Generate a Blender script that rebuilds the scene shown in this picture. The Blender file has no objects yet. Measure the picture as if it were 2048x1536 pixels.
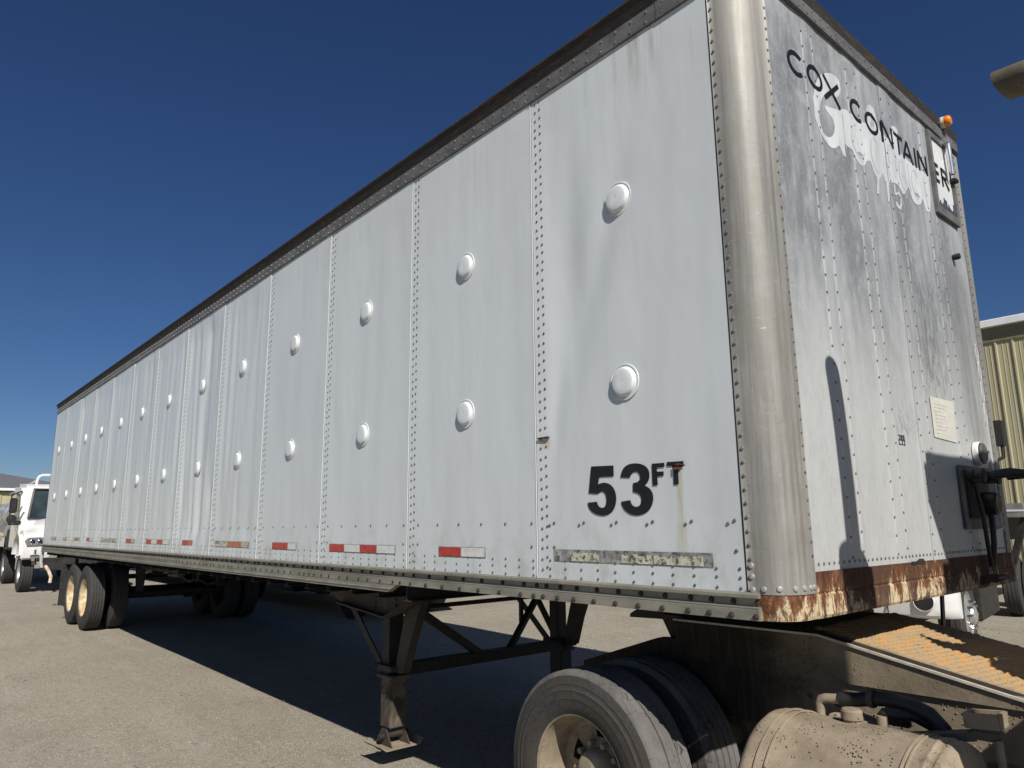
import bpy, math, random
from mathutils import Vector, Matrix, noise
random.seed(7)
S = bpy.context.scene
COL = S.collection
PI = math.pi
# ---------------------------------------------------------------- camera, light, exposure
cam_d = bpy.data.cameras.new('camera'); cam = bpy.data.objects.new('camera', cam_d); COL.objects.link(cam)
cam.location = (1.4059, -2.5597, 1.545)
cam.rotation_euler = (1.7655, 0.0104, 0.8577)
cam_d.sensor_width = 36; cam_d.lens = 1438.52 / 2048 * 36
cam_d.clip_start = .05; cam_d.clip_end = 3000
S.camera = cam
SUN = Vector((1.08, -0.51, 1.0)).normalized()
w = bpy.data.worlds.new('World'); S.world = w; w.use_nodes = True
nt = w.node_tree; bg = nt.nodes['Background']
sky = nt.nodes.new('ShaderNodeTexSky'); sky.sky_type = 'NISHITA'; sky.sun_disc = False
sky.sun_elevation = math.asin(SUN.z); sky.sun_rotation = math.atan2(SUN.x, SUN.y)
sky.altitude = 1200; sky.air_density = 1.0; sky.dust_density = .5; sky.ozone_density = 6.0
hs = nt.nodes.new('ShaderNodeHueSaturation'); hs.inputs['Saturation'].default_value = 1.12; hs.inputs['Hue'].default_value = .508; hs.inputs['Value'].default_value = 1.0
nt.links.new(sky.outputs[0], hs.inputs['Color']); nt.links.new(hs.outputs[0], bg.inputs[0]); bg.inputs[1].default_value = .05
sd = bpy.data.lights.new('sun', 'SUN'); sd.energy = 5.0; sd.angle = math.radians(.53); sd.color = (1, .945, .87)
so = bpy.data.objects.new('sun', sd); COL.objects.link(so)
so.rotation_euler = SUN.to_track_quat('Z', 'Y').to_euler(); so.location = (10, -10, 20)
S.view_settings.view_transform = 'Standard'; S.view_settings.look = 'None'
S.view_settings.exposure = 0.12; S.view_settings.gamma = 1; S.view_settings.use_curve_mapping = False

# ---------------------------------------------------------------- materials
class NT:
    def __init__(s, name):
        s.m = bpy.data.materials.new(name); s.m.use_nodes = True
        s.t = s.m.node_tree; s.b = s.t.nodes['Principled BSDF']; s.tc = s.t.nodes.new('ShaderNodeTexCoord').outputs['Object']
    def n(s, typ, **kw):
        nd = s.t.nodes.new(typ)
        for k, v in kw.items(): setattr(nd, k, v)
        return nd
    def put(s, sock, v):
        if isinstance(v, bpy.types.NodeSocket): s.t.links.new(v, sock)
        elif isinstance(v, (tuple, list)) and len(v) == 3 and sock.type == 'RGBA': sock.default_value = (*v, 1)
        else: sock.default_value = v
    def noise(s, sc=(1, 1, 1), scale=5, detail=4, rough=.55, dist=0, off=(0, 0, 0)):
        mp = s.n('ShaderNodeMapping'); s.put(mp.inputs['Vector'], s.tc); mp.inputs['Scale'].default_value = sc; mp.inputs['Location'].default_value = off
        nz = s.n('ShaderNodeTexNoise'); s.put(nz.inputs['Vector'], mp.outputs[0])
        nz.inputs['Scale'].default_value = scale; nz.inputs['Detail'].default_value = detail; nz.inputs['Roughness'].default_value = rough; nz.inputs['Distortion'].default_value = dist
        return nz.outputs['Fac']
    def vor(s, sc=(1, 1, 1), scale=5, feature='F1', rnd=1):
        mp = s.n('ShaderNodeMapping'); s.put(mp.inputs['Vector'], s.tc); mp.inputs['Scale'].default_value = sc
        v = s.n('ShaderNodeTexVoronoi', feature=feature); s.put(v.inputs['Vector'], mp.outputs[0]); v.inputs['Scale'].default_value = scale; v.inputs['Randomness'].default_value = rnd
        return v.outputs['Distance']
    def ramp(s, f, lo, hi, a=0., b=1.):
        r = s.n('ShaderNodeMapRange', interpolation_type='SMOOTHSTEP'); s.put(r.inputs['Value'], f)
        for i, v in zip(('From Min', 'From Max', 'To Min', 'To Max'), (lo, hi, a, b)): r.inputs[i].default_value = v
        return r.outputs[0]
    def math(s, op, a, b=0.):
        m = s.n('ShaderNodeMath', operation=op); s.put(m.inputs[0], a); s.put(m.inputs[1], b); return m.outputs[0]
    def mix(s, f, a, b):
        m = s.n('ShaderNodeMix', data_type='RGBA'); s.put(m.inputs['Factor'], f); s.put(m.inputs[6], a); s.put(m.inputs[7], b); return m.outputs[2]
    def xyz(s):
        q = s.n('ShaderNodeSeparateXYZ'); s.put(q.inputs[0], s.tc); return q.outputs
    def box(s, x0, x1, z0, z1, soft=.02, ax=0):
        q = s.xyz(); m = None
        for o, a, b in ((q[ax], x0, x1), (q[2], z0, z1)):
            for f in (s.ramp(o, a - soft, a + soft), s.ramp(o, b - soft, b + soft, 1, 0)):
                m = f if m is None else s.math('MULTIPLY', m, f)
        return m
    def bump(s, f, strength=.3, dist=.01, prev=None):
        b = s.n('ShaderNodeBump'); s.put(b.inputs['Height'], f); b.inputs['Strength'].default_value = strength; b.inputs['Distance'].default_value = dist
        if prev is not None: s.put(b.inputs['Normal'], prev)
        return b.outputs[0]
    def out(s, col, rough=.5, metal=0., normal=None, spec=None):
        s.put(s.b.inputs['Base Color'], col); s.put(s.b.inputs['Roughness'], rough); s.put(s.b.inputs['Metallic'], metal)
        if normal is not None: s.put(s.b.inputs['Normal'], normal)
        if spec is not None: s.b.inputs['Specular IOR Level'].default_value = spec
        return s.m

def simple(name, col, rough=.5, metal=0., var=.25, vscale=6, sc=(1, 1, 1), dirt=None, dirt_lo=.5, dirt_hi=.75, bump=0, bscale=40, spec=None):
    k = NT(name)
    n1 = k.noise(sc, vscale, 5)
    c = k.mix(k.ramp(n1, .3, .7), tuple(x * (1 - var) for x in col), tuple(min(1, x * (1 + var)) for x in col))
    if dirt: c = k.mix(k.ramp(k.noise(sc, vscale * 1.7, 6, .65, off=(3, 1, 2)), dirt_lo, dirt_hi), c, dirt)
    nrm = k.bump(k.noise((1, 1, 1), bscale, 4), bump, .004) if bump else None
    return k.out(c, k.ramp(n1, .2, .8, rough * .85, min(1, rough * 1.15)), metal, nrm, spec)

def mk_side():
    k = NT('white_painted_sheet')
    a = k.noise((1, 1, .12), 9, 6, .6)
    b = k.noise((1, 1, .5), 1.3, 4)
    c = k.mix(k.ramp(a, .3, .7), (.575, .62, .63), (.605, .65, .658))
    c = k.mix(k.ramp(b, .35, .7, 0, .7), c, (.55, .585, .60))
    f = k.math('MULTIPLY', k.ramp(k.noise((2.4, 1, .1), 12, 8, .7, off=(5, 0, 0)), .58, .76), .1)
    c = k.mix(f, c, (.44, .47, .46))
    grime = k.math('MULTIPLY', k.ramp(k.xyz()[2], 1.28, 1.7, 1, 0), k.ramp(k.noise((1, 1, .6), 7, 7, .7, off=(1, 2, 0)), .42, .72, 0, .75))
    c = k.mix(grime, c, (.40, .40, .36))
    top = k.math('MULTIPLY', k.ramp(k.xyz()[2], 3.2, 3.94, 0, 1), k.ramp(k.noise((9, 1, .25), 5, 6, .7, off=(9, 2, 0)), .5, .8, 0, .6))
    c = k.mix(top, c, (.36, .36, .33))
    for (x0, x1, z0, z1, col, st) in ((-1.325, -1.255, 1.9, 1.985, (.45, .33, .14), .8), (-.478, -.45, 1.36, 1.78, (.40, .35, .14), .75), (-.49, -.44, 1.25, 1.55, (.45, .42, .28), .5), (-.63, -.56, 3.45, 4.0, (.30, .25, .2), .5), (-.5, -.47, 3.6, 4.0, (.25, .23, .2), .55), (-.73, -.71, 3.62, 4.0, (.3, .27, .22), .5), (-8.95, -8.85, 1.45, 4.0, (.38, .36, .26), .45)):
        m = k.math('MULTIPLY', k.box(x0, x1, z0, z1, .012), k.ramp(k.noise((6, 1, .5), 14, 5), .3, .65, .15, st))
        m = k.math('MULTIPLY', m, k.ramp(k.xyz()[2], z0, z0 + (z1 - z0) * .8, 0, 1))
        c = k.mix(m, c, col)
    # thin horizontal and slanted scuffs
    sc = k.math('MULTIPLY', k.ramp(k.noise((.35, 1, 9), 10, 7, .75, 1.2, off=(2, 0, 7)), .66, .73), .35)
    c = k.mix(sc, c, (.33, .34, .34))
    nrm = k.bump(k.noise((1.6, 1, .7), 2.2, 3), .26, .02)
    nrm = k.bump(k.noise((1, 1, .3), 60, 3), .04, .002, nrm)
    return k.out(c, .36, 0, nrm)

def mk_front():
    k = NT('weathered_aluminium_sheet')
    a = k.noise((1, 3.5, .5), 4, 9, .7)
    b = k.noise((1, 1.3, .7), 1.5, 7, .62, .5)
    e = k.noise((1, 1, .45), 26, 6, .7)
    c = k.mix(k.ramp(a, .3, .7), (.25, .265, .275), (.37, .385, .395))
    c = k.mix(k.ramp(b, .42, .58, 0, .8), c, (.175, .185, .195))
    c = k.mix(k.ramp(k.noise((1, 1, .8), 9, 8, .75, .6, off=(1, 9, 3)), .48, .66, 0, .45), c, (.46, .48, .49))
    c = k.mix(k.ramp(k.noise((1, 2.2, .6), 1.4, 6, .6, off=(4, 4, 4)), .48, .66, 0, .6), c, (.47, .495, .505))
    lowf = k.ramp(k.xyz()[2], 1.9, 2.9, .88, 0)
    c = k.mix(lowf, c, (.53, .55, .55))
    c = k.mix(k.ramp(e, .45, .7, 0, .35), c, (.36, .37, .375))
    for y0 in (.545, .648, 1.01, 1.12, 1.56, 1.99, 2.12):
        m = k.math('MULTIPLY', k.box(y0 - .006, y0 + .006, 1.45, 3.9, .008, 1), k.ramp(k.noise((1, 1, 1.2), 6, 5), .35, .6, .15, .7))
        c = k.mix(m, c, (.66, .68, .69))
    sm = k.math('MULTIPLY', k.box(1.55, 1.95, 2.2, 2.9, .16, 1), k.ramp(k.noise((1, 5, 1.2), 4, 9, .75, 1.8), .44, .58, 0, .75))
    c = k.mix(sm, c, (.15, .155, .16))
    sm2 = k.math('MULTIPLY', k.box(2.2, 2.5, 1.95, 3.1, .1, 1), k.ramp(k.noise((1, 9, .5), 3, 8, .7, off=(0, 3, 0)), .38, .62, .3, .8))
    c = k.mix(sm2, c, (.2, .2, .2))
    sm3 = k.math('MULTIPLY', k.box(1.12, 1.42, 1.95, 2.12, .05, 1), k.ramp(k.noise((1, 9, 3), 5, 8, .7, 1, off=(0, 3, 6)), .48, .62, 0, .6))
    c = k.mix(sm3, c, (.18, .18, .18))
    sc = k.ramp(k.noise((1, 2.4, .9), 11, 9, .8, 2.6, off=(0, 6, 3)), .645, .69)
    c = k.mix(k.math('MULTIPLY', sc, .45), c, (.16, .165, .17))
    spk = k.ramp(k.noise((1, 1, .8), 75, 3, .6), .6, .72, 0, .4)
    c = k.mix(spk, c, (.62, .64, .64))
    nrm = k.bump(k.noise((1, 2.5, .4), 3, 4), .3, .02)
    nrm = k.bump(e, .15, .003, nrm)
    return k.out(c, k.ramp(a, .3, .7, .46, .62), .18, nrm)

def mk_cap():
    k = NT('corner_aluminium')
    a = k.noise((3, 3, .12), 10, 8, .7)
    b = k.noise((1, 1, 2.5), 2.3, 5)
    c = k.mix(k.ramp(a, .3, .7), (.19, .188, .176), (.32, .315, .29))
    c = k.mix(k.ramp(k.noise((2, 2, .8), 16, 8, .75), .5, .7, 0, .45), c, (.19, .18, .155))
    c = k.mix(k.ramp(b, .4, .7, 0, .5), c, (.22, .205, .175))
    sc = k.ramp(k.noise((1.2, 1.2, 3), 9, 9, .75, 2.5, off=(0, 6, 3)), .62, .66)
    c = k.mix(k.math('MULTIPLY', sc, .6), c, (.12, .115, .10))
    sw = k.ramp(k.noise((.8, .8, 6), 12, 8, .75, 1.5, off=(3, 6, 8)), .64, .68)
    c = k.mix(k.math('MULTIPLY', sw, .7), c, (.48, .47, .44))
    top = k.ramp(k.xyz()[2], 2.9, 3.9, 0, .5)
    c = k.mix(top, c, (.40, .385, .345))
    nrm = k.bump(k.noise((1, 1, 5), 28, 5, .7), .12, .002)
    nrm = k.bump(k.noise((1, 1, 1.5), 5, 3), .25, .01, nrm)
    return k.out(c, k.ramp(a, .3, .7, .5, .7), .22, nrm)

def mk_rust():
    k = NT('rusted_cream_sill')
    a = k.noise((1.6, 1.6, .55), 14, 10, .75, .4)
    z = k.xyz()[2]
    f = k.math('ADD', a, k.ramp(z, 1.19, 1.36, -.04, .12))
    c = k.mix(k.ramp(f, .46, .52), (.58, .49, .32), (.19, .085, .04))
    c = k.mix(k.ramp(f, .53, .60), c, (.085, .035, .02))
    c = k.mix(k.ramp(f, .62, .70), c, (.05, .025, .018))
    blot = k.noise((1, 1, 1), 3.2, 7, .7, .8, off=(2.7, 1.3, 0))
    c = k.mix(k.ramp(blot, .47, .53, 0, .92), c, (.075, .04, .028))
    g = k.noise((14, 14, .4), 4, 6, .65, off=(4, 4, 4))
    c = k.mix(k.ramp(g, .56, .66, 0, .8), c, (.10, .07, .045))
    g2 = k.noise((5, 5, .6), 3, 6, .65, off=(1, 7, 4))
    c = k.mix(k.ramp(g2, .60, .68, 0, .85), c, (.055, .055, .045))
    w_ = k.noise((1, 1, .6), 70, 5, .75, off=(4, 1, 4))
    c = k.mix(k.ramp(w_, .52, .62, 0, .75), c, (.17, .07, .03))
    nrm = k.bump(a, .5, .006); nrm = k.bump(w_, .5, .004, nrm)
    return k.out(c, .85, 0, nrm, .25)

def mk_rail():
    k = NT('dull_olive_aluminium')
    a = k.noise((.3, 1, 1), 12, 7, .65)
    c = k.mix(k.ramp(a, .3, .7), (.20, .19, .155), (.33, .315, .26))
    c = k.mix(k.ramp(k.noise((6, 1, .5), 5, 8, .7, off=(3, 0, 0)), .55, .75, 0, .7), c, (.11, .10, .08))
    return k.out(c, .5, .35, k.bump(k.noise((1, 1, 1), 45, 4), .15, .002))

def mk_toprail():
    k = NT('grimy_top_rail')
    a = k.noise((.6, .6, 1), 10, 8, .7)
    c = k.mix(k.ramp(a, .3, .7), (.085, .085, .085), (.17, .17, .165))
    c = k.mix(k.ramp(k.noise((1, 1, 1), 60, 4), .6, .75, 0, .5), c, (.22, .22, .22))
    return k.out(c, .6, .2, k.bump(a, .2, .003))

def mk_gutter():
    k = NT('rust_flecked_roof_edge')
    a = k.noise((1.2, 1.2, 6), 9, 8, .75)
    c = k.mix(k.ramp(a, .52, .66), (.022, .02, .018), (.10, .045, .02))
    return k.out(c, .8, 0, k.bump(a, .4, .004))

def mk_ground():
    k = NT('packed_gravel_yard')
    a = k.noise((1, 1, 1), 110, 3, .75)
    b = k.noise((1, 1, 1), 30, 6, .75)
    c_ = k.noise((1, 1, 1), .8, 6, .6)
    col = k.mix(k.ramp(a, .38, .62), (.165, .146, .11), (.49, .455, .375))
    col = k.mix(k.ramp(b, .42, .62, 0, .6), col, (.33, .295, .235))
    col = k.mix(k.ramp(k.noise((1, 1, 1), 13, 6, .75, off=(5, 5, 0)), .5, .68, 0, .5), col, (.20, .175, .135))
    col = k.mix(k.ramp(c_, .42, .7, 0, .4), col, (.24, .21, .155))
    st = k.ramp(k.noise((1, 2.2, 1), 3.4, 8, .72, .6, off=(7, 3, 0)), .62, .69, 0, .6)
    col = k.mix(st, col, (.085, .075, .06))
    wear = k.ramp(k.noise((.25, 1.6, 1), 1.6, 6, .65, off=(2, 8, 0)), .5, .7, 0, .35)
    col = k.mix(wear, col, (.42, .385, .32))
    for scl, lo, hi, cc, ff in ((46, .16, .36, (.62, .58, .50), .8), (60, .14, .32, (.10, .088, .065), .85), (18, .1, .22, (.55, .52, .45), .6)):
        pb = k.ramp(k.vor((1, 1, 1), scl), lo, hi, 1, 0)
        pm = k.math('MULTIPLY', pb, k.ramp(k.noise((1, 1, 1), scl * .4, 4, off=(scl, 0, 0)), .5, .58))
        col = k.mix(k.math('MULTIPLY', pm, ff), col, cc)
    nrm = k.bump(k.noise((1, 1, 1), 3, 5), .4, .03)
    nrm = k.bump(b, .8, .014, nrm); nrm = k.bump(a, .9, .007, nrm)
    return k.out(col, .95, 0, nrm, .15)

def mk_mud(name, c0=(.235, .19, .135), c1=(.34, .285, .21), dark=(.09, .075, .055), lo=.62, sp=.6):
    k = NT(name)
    a = k.noise((1, 1, 1), 7, 7, .65)
    b = k.noise((1, 1, 1), 70, 5, .75)
    col = k.mix(k.ramp(a, .3, .7), c0, c1)
    col = k.mix(k.ramp(k.noise((1, 1, 1), 3, 7, .7, .5, off=(2, 2, 2)), lo, lo + .1, 0, .8), col, dark)
    d = k.ramp(k.vor((1, 1, 1), 60), .12, .3, 1, 0)
    d = k.math('MULTIPLY', d, k.ramp(k.noise((1, 1, 1), 6, 3, off=(8, 8, 1)), .5, .6))
    col = k.mix(k.math('MULTIPLY', d, sp), col, dark)
    nrm = k.bump(a, .3, .01); nrm = k.bump(b, .45, .004, nrm); nrm = k.bump(d, .8, .006, nrm)
    return k.out(col, .95, 0, nrm, .1)

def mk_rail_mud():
    m = mk_mud('mud_grease_painted_shade', (.19, .155, .11), (.28, .235, .17)); t = m.node_tree
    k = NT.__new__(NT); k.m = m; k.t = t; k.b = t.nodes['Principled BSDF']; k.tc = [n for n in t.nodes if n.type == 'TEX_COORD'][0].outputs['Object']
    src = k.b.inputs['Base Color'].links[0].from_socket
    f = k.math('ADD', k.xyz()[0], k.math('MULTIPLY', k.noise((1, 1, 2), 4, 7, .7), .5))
    g = k.ramp(f, -.45, .02, .93, 0)  # rearward darkening: grease, plus the trailer's shade painted into the colour
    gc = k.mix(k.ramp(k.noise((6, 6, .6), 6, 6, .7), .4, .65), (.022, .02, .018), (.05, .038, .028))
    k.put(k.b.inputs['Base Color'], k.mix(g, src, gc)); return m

def mk_tread_rubber(name, mudf, cells=False):
    k = NT(name)
    a = k.noise((1, 1, 1), 60, 6, .75)
    b = k.noise((1, 1, 1), 5, 5)
    col = k.mix(k.ramp(a, .35, .7), (.03, .03, .032), (.075, .073, .07))
    col = k.mix(k.ramp(b, .35, .65, mudf * .2 if not cells else mudf * .55, mudf), col, (.185, .178, .165) if cells else (.058, .05, .04))
    nrm = k.bump(a, .5, .003)
    if cells:
        e = k.ramp(k.vor((1, 1.5, 1), 17, 'DISTANCE_TO_EDGE'), .0, .035, 1, 0)
        e = k.math('MULTIPLY', e, k.ramp(k.noise((1, 1, 1), 8, 3), .42, .55))
        col = k.mix(k.math('MULTIPLY', e, .85), col, (.02, .02, .02))
        nrm = k.bump(e, -.6, .006, nrm)
    return k.out(col, .85, 0, nrm, .25)

def mk_tagged(name, yellow):
    k = NT(name)
    a = k.noise((1, 1, 1), 9, 8, .7)
    col = k.mix(k.ramp(a, .4, .62), (.62, .55, .38) if yellow else (.66, .6, .48), (.42, .29, .14) if yellow else (.42, .33, .22))
    col = k.mix(k.ramp(k.noise((1, 1, 1), 30, 6, .7), .6, .68, 0, .8), col, (.16, .07, .03))
    return k.out(col, .75, 0, k.bump(a, .3, .003))

def mk_deck():
    k = NT('worn_orange_mud_tread')
    a = k.noise((1, 1, 1), 24, 6, .7)
    z = k.noise((1, 1, 1), 4, 5, off=(3, 3, 3))
    col = k.mix(k.ramp(a, .40, .60), (.31, .24, .15), (.44, .235, .07))
    col = k.mix(k.ramp(z, .45, .7, 0, .7), col, (.27, .215, .14))
    col = k.mix(k.ramp(k.noise((1, 1, 1), 60, 5, .7), .58, .7, 0, .6), col, (.14, .075, .03))
    return k.out(col, .8, 0, k.bump(a, .4, .003), .2)

M = dict(
    side=mk_side(), front=mk_front(), cap=mk_cap(), rust=mk_rust(), rail=mk_rail(), toprail=mk_toprail(), gutter=mk_gutter(), ground=mk_ground(),
    mud=mk_mud('dried_tan_mud', (.215, .175, .125), (.335, .28, .205), (.09, .075, .055), .585), mud_dark=mk_mud('thin_mud_on_dark_steel', (.10, .085, .065), (.17, .145, .11), (.045, .04, .033), .5),
    tread=mk_tread_rubber('dusty_worn_tread', .8, True), side_rub=mk_tread_rubber('dusty_sidewall', .75), rubber=mk_tread_rubber('black_tyre_rubber', .22),
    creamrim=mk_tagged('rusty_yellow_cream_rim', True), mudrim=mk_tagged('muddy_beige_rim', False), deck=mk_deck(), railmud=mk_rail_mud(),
    rivet=simple('aluminium_rivet', (.20, .20, .195), .45, .4, .3), rivetp=simple('dull_rivet', (.13, .135, .135), .5, .2, .3), capriv=simple('bright_rivet', (.42, .41, .39), .4, .4, .15),
    bolt=simple('rusty_bolt', (.035, .028, .023), .7, .2, .4), dome=simple('white_pressed_cap', (.63, .67, .68), .3, 0, .05, 20, dirt=(.45, .45, .42), dirt_lo=.6),
    black=simple('grimy_black_steel', (.022, .021, .02), .65, .1, .4, 8, dirt=(.07, .055, .04), dirt_lo=.55, bump=.2),
    brown=simple('dusty_brown_steel', (.05, .037, .029), .75, 0, .35, 6, dirt=(.085, .06, .04), dirt_lo=.5, bump=.3),
    rub2=simple('black_rubber_hose', (.02, .02, .02), .55, 0, .3, 20), plastic=simple('black_plastic', (.018, .018, .018), .5, 0, .2),
    decal=simple('black_vinyl_lettering', (.009, .009, .011), .45, 0, .2, 10), ghost=simple('faded_white_paint', (.56, .585, .595), .5, 0, .1, 5, (1, 1, .5), (.40, .42, .43), .42, .72), ghost2=simple('fainter_ghost_paint', (.44, .46, .47), .5, 0, .1, 9),
    red=simple('red_reflective_tape', (.42, .045, .03), .35, 0, .2, 20, dirt=(.22, .06, .04), dirt_lo=.58), orange_t=simple('faded_orange_tape', (.42, .15, .075), .5, 0, .25, 20, dirt=(.45, .4, .32), dirt_lo=.55),
    whitet=simple('white_reflective_tape', (.62, .62, .60), .4, 0, .1, 30, dirt=(.35, .34, .3), dirt_lo=.62), worn=simple('worn_cream_tape', (.50, .49, .38), .7, 0, .2, 25, (1, 1, 1), (.10, .10, .09), .5, .6, bump=.4),
    grimeback=simple('grimy_tape_residue', (.26, .27, .25), .75, 0, .4, 18, dirt=(.08, .08, .075), dirt_lo=.5, dirt_hi=.62, bump=.3),
    paint=simple('white_truck_paint', (.68, .68, .67), .22, 0, .03, 4), alu=simple('brushed_aluminium', (.55, .55, .54), .32, .75, .15, 6),
    amber=simple('amber_lens', (.75, .22, .02), .25, 0, .1), glass=simple('dark_windshield_glass', (.03, .045, .05), .08, 0, .3, 2), chrome=simple('chrome', (.75, .75, .75), .12, 1, .05),
    wall=simple('tan_metal_siding', (.385, .355, .22), .45, 0, .05, 3, (1, 1, .2)), trim=simple('white_metal_trim', (.72, .73, .73), .4, 0, .05), dtrim=simple('olive_soffit', (.16, .15, .09), .6, 0, .1),
    roof=simple('grey_metal_roof', (.16, .165, .175), .5, .2, .08), sheet=simple('faded_paper_notice', (.56, .56, .50), .6, 0, .06, 30), navy=simple('dark_blue_print', (.05, .06, .08), .6, 0, .3, 60),
    ptube=simple('polished_tube', (.65, .66, .66), .25, .8, .1), lens=simple('clear_lamp_glass', (.26, .27, .28), .12, .3, .4, 30), mudlip=simple('painted_sunlit_edge', (.5, .45, .37), .6, 0, .15, 20),
)

# ---------------------------------------------------------------- mesh helpers
class B:
    """collects faces; build() links them as one mesh object"""
    def __init__(s): s.v = []; s.f = []; s.mi = []; s.cur = 0
    def vert(s, p): s.v.append(tuple(p)); return len(s.v) - 1
    def face(s, idx): s.f.append(tuple(idx)); s.mi.append(s.cur)
    def poly(s, pts): i = len(s.v); s.v += [tuple(p) for p in pts]; s.face(range(i, i + len(pts)))
    def box(s, a, b):
        (x0, y0, z0), (x1, y1, z1) = a, b; i = len(s.v)
        s.v += [(x0, y0, z0), (x1, y0, z0), (x1, y1, z0), (x0, y1, z0), (x0, y0, z1), (x1, y0, z1), (x1, y1, z1), (x0, y1, z1)]
        for f in ((0, 3, 2, 1), (4, 5, 6, 7), (0, 1, 5, 4), (1, 2, 6, 5), (2, 3, 7, 6), (3, 0, 4, 7)): s.face([i + k for k in f])
        return s
    def bar(s, p, q, w, h, up=(0, 0, 1)):
        p, q = Vector(p), Vector(q); d = (q - p).normalized(); u = Vector(up); r = d.cross(u)
        if r.length < 1e-3: r = d.cross(Vector((1, 0, 0)))
        r.normalize(); u = r.cross(d); i = len(s.v)
        for c in (p, q):
            for a, b in ((-1, -1), (1, -1), (1, 1), (-1, 1)): s.v.append(tuple(c + r * a * w / 2 + u * b * h / 2))
        for f in ((0, 1, 2, 3), (7, 6, 5, 4), (0, 4, 5, 1), (1, 5, 6, 2), (2, 6, 7, 3), (3, 7, 4, 0)): s.face([i + k for k in f])
        return s
    def prism(s, pts, axis, a, b):
        """extrude a 2D outline (two other axes in order) from a to b along axis"""
        n = len(pts); i = len(s.v)
        for c in (a, b):
            for p in pts:
                q = list(p); q.insert(axis, c); s.v.append(tuple(q))
        s.face(range(i, i + n)); s.face(range(i + 2 * n - 1, i + n - 1, -1))
        for k in range(n): s.face((i + k, i + n + k, i + n + (k + 1) % n, i + (k + 1) % n))
        return s
    def tube(s, pts, r, n=10, cap=True, rr=None):
        pts = [Vector(p) for p in pts]; rings = []; prev = None
        for k, p in enumerate(pts):
            d = (pts[min(k + 1, len(pts) - 1)] - pts[max(k - 1, 0)]).normalized()
            if prev is None: u = d.orthogonal().normalized()
            else: u = (prev - d * prev.dot(d)).normalized()
            prev = u; v = d.cross(u); rad = rr[k] if rr else r
            i = len(s.v); rings.append(i)
            for j in range(n):
                t = 2 * PI * j / n; s.v.append(tuple(p + (u * math.cos(t) + v * math.sin(t)) * rad))
        for a, b in zip(rings, rings[1:]):
            for j in range(n): s.face((a + j, a + (j + 1) % n, b + (j + 1) % n, b + j))
        if cap: s.face([rings[0] + j for j in range(n)][::-1]); s.face([rings[-1] + j for j in range(n)])
        return s
    def lathe(s, prof, c, ax='y', n=48, flip=1, skip=None):
        """prof: (radius, offset along axis)"""
        c = Vector(c); E1, E2, A = {'y': (Vector((1, 0, 0)), Vector((0, 0, 1)), Vector((0, 1, 0))), 'x': (Vector((0, 1, 0)), Vector((0, 0, 1)), Vector((1, 0, 0))), 'z': (Vector((1, 0, 0)), Vector((0, 1, 0)), Vector((0, 0, 1)))}[ax]
        i = len(s.v)
        for r, o in prof:
            for j in range(n):
                t = 2 * PI * j / n; s.v.append(tuple(c + A * o * flip + (E1 * math.cos(t) + E2 * math.sin(t)) * r))
        for k in range(len(prof) - 1):
            for j in range(n):
                if skip and skip(k, j): continue
                s.face((i + k * n + j, i + k * n + (j + 1) % n, i + (k + 1) * n + (j + 1) % n, i + (k + 1) * n + j))
        return s
    def dome(s, c, nrm, r, h, n=8):
        c = Vector(c); nrm = Vector(nrm); u = nrm.orthogonal().normalized(); v = nrm.cross(u); i = len(s.v)
        for rr, hh in ((1, 0), (.8, .65)):
            for j in range(n):
                t = 2 * PI * j / n; s.v.append(tuple(c + nrm * h * hh + (u * math.cos(t) + v * math.sin(t)) * r * rr))
        s.v.append(tuple(c + nrm * h))
        for j in range(n):
            k = (j + 1) % n; s.face((i + j, i + k, i + n + k, i + n + j)); s.face((i + n + j, i + n + k, i + 2 * n))
        return s
    def build(s, name, mat, parent=None, smooth=False, bevel=0, **pr):
        me = bpy.data.meshes.new(name); me.from_pydata(s.v, [], s.f)
        for m in (mat if isinstance(mat, list) else [mat]): me.materials.append(M[m])
        if isinstance(mat, list): me.polygons.foreach_set('material_index', s.mi)
        me.update()
        import bmesh
        bm = bmesh.new(); bm.from_mesh(me); bmesh.ops.remove_doubles(bm, verts=bm.verts, dist=1e-5)
        if bevel: bmesh.ops.bevel(bm, geom=[e for e in bm.edges if len(e.link_faces) == 2 and e.calc_face_angle(0) > .5], offset=bevel, segments=2, affect='EDGES', clamp_overlap=True)
        bmesh.ops.recalc_face_normals(bm, faces=bm.faces); bm.to_mesh(me); bm.free()
        if smooth or bevel:
            me.polygons.foreach_set('use_smooth', [True] * len(me.polygons)); me.set_sharp_from_angle(angle=math.radians(38))
        o = bpy.data.objects.new(name, me); COL.objects.link(o); link(o, parent)
        for k, v in pr.items(): o[k] = v
        return o
def link(o, parent):
    if parent is not None:
        o.parent = parent; o.matrix_parent_inverse = wm(parent).inverted()
def wm(o):
    m = o.matrix_basis.copy()
    return (wm(o.parent) @ o.matrix_parent_inverse @ m) if o.parent else m
def thing(name, label, cat, loc=(0, 0, 0), rz=0, group=None):
    o = bpy.data.objects.new(name, None); COL.objects.link(o); o.location = loc; o.rotation_euler = (0, 0, rz); o.empty_display_size = .2
    o['label'] = label; o['category'] = cat
    if group: o['group'] = group
    return o
def copy(o, parent, dx=(0, 0, 0)):
    c = o.copy(); COL.objects.link(c); c.parent = parent; c.location = Vector(o.location) + Vector(dx)
    return c
def gz(x): return -0.0135 * min(max(x + 12.5, 0), 13)

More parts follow.
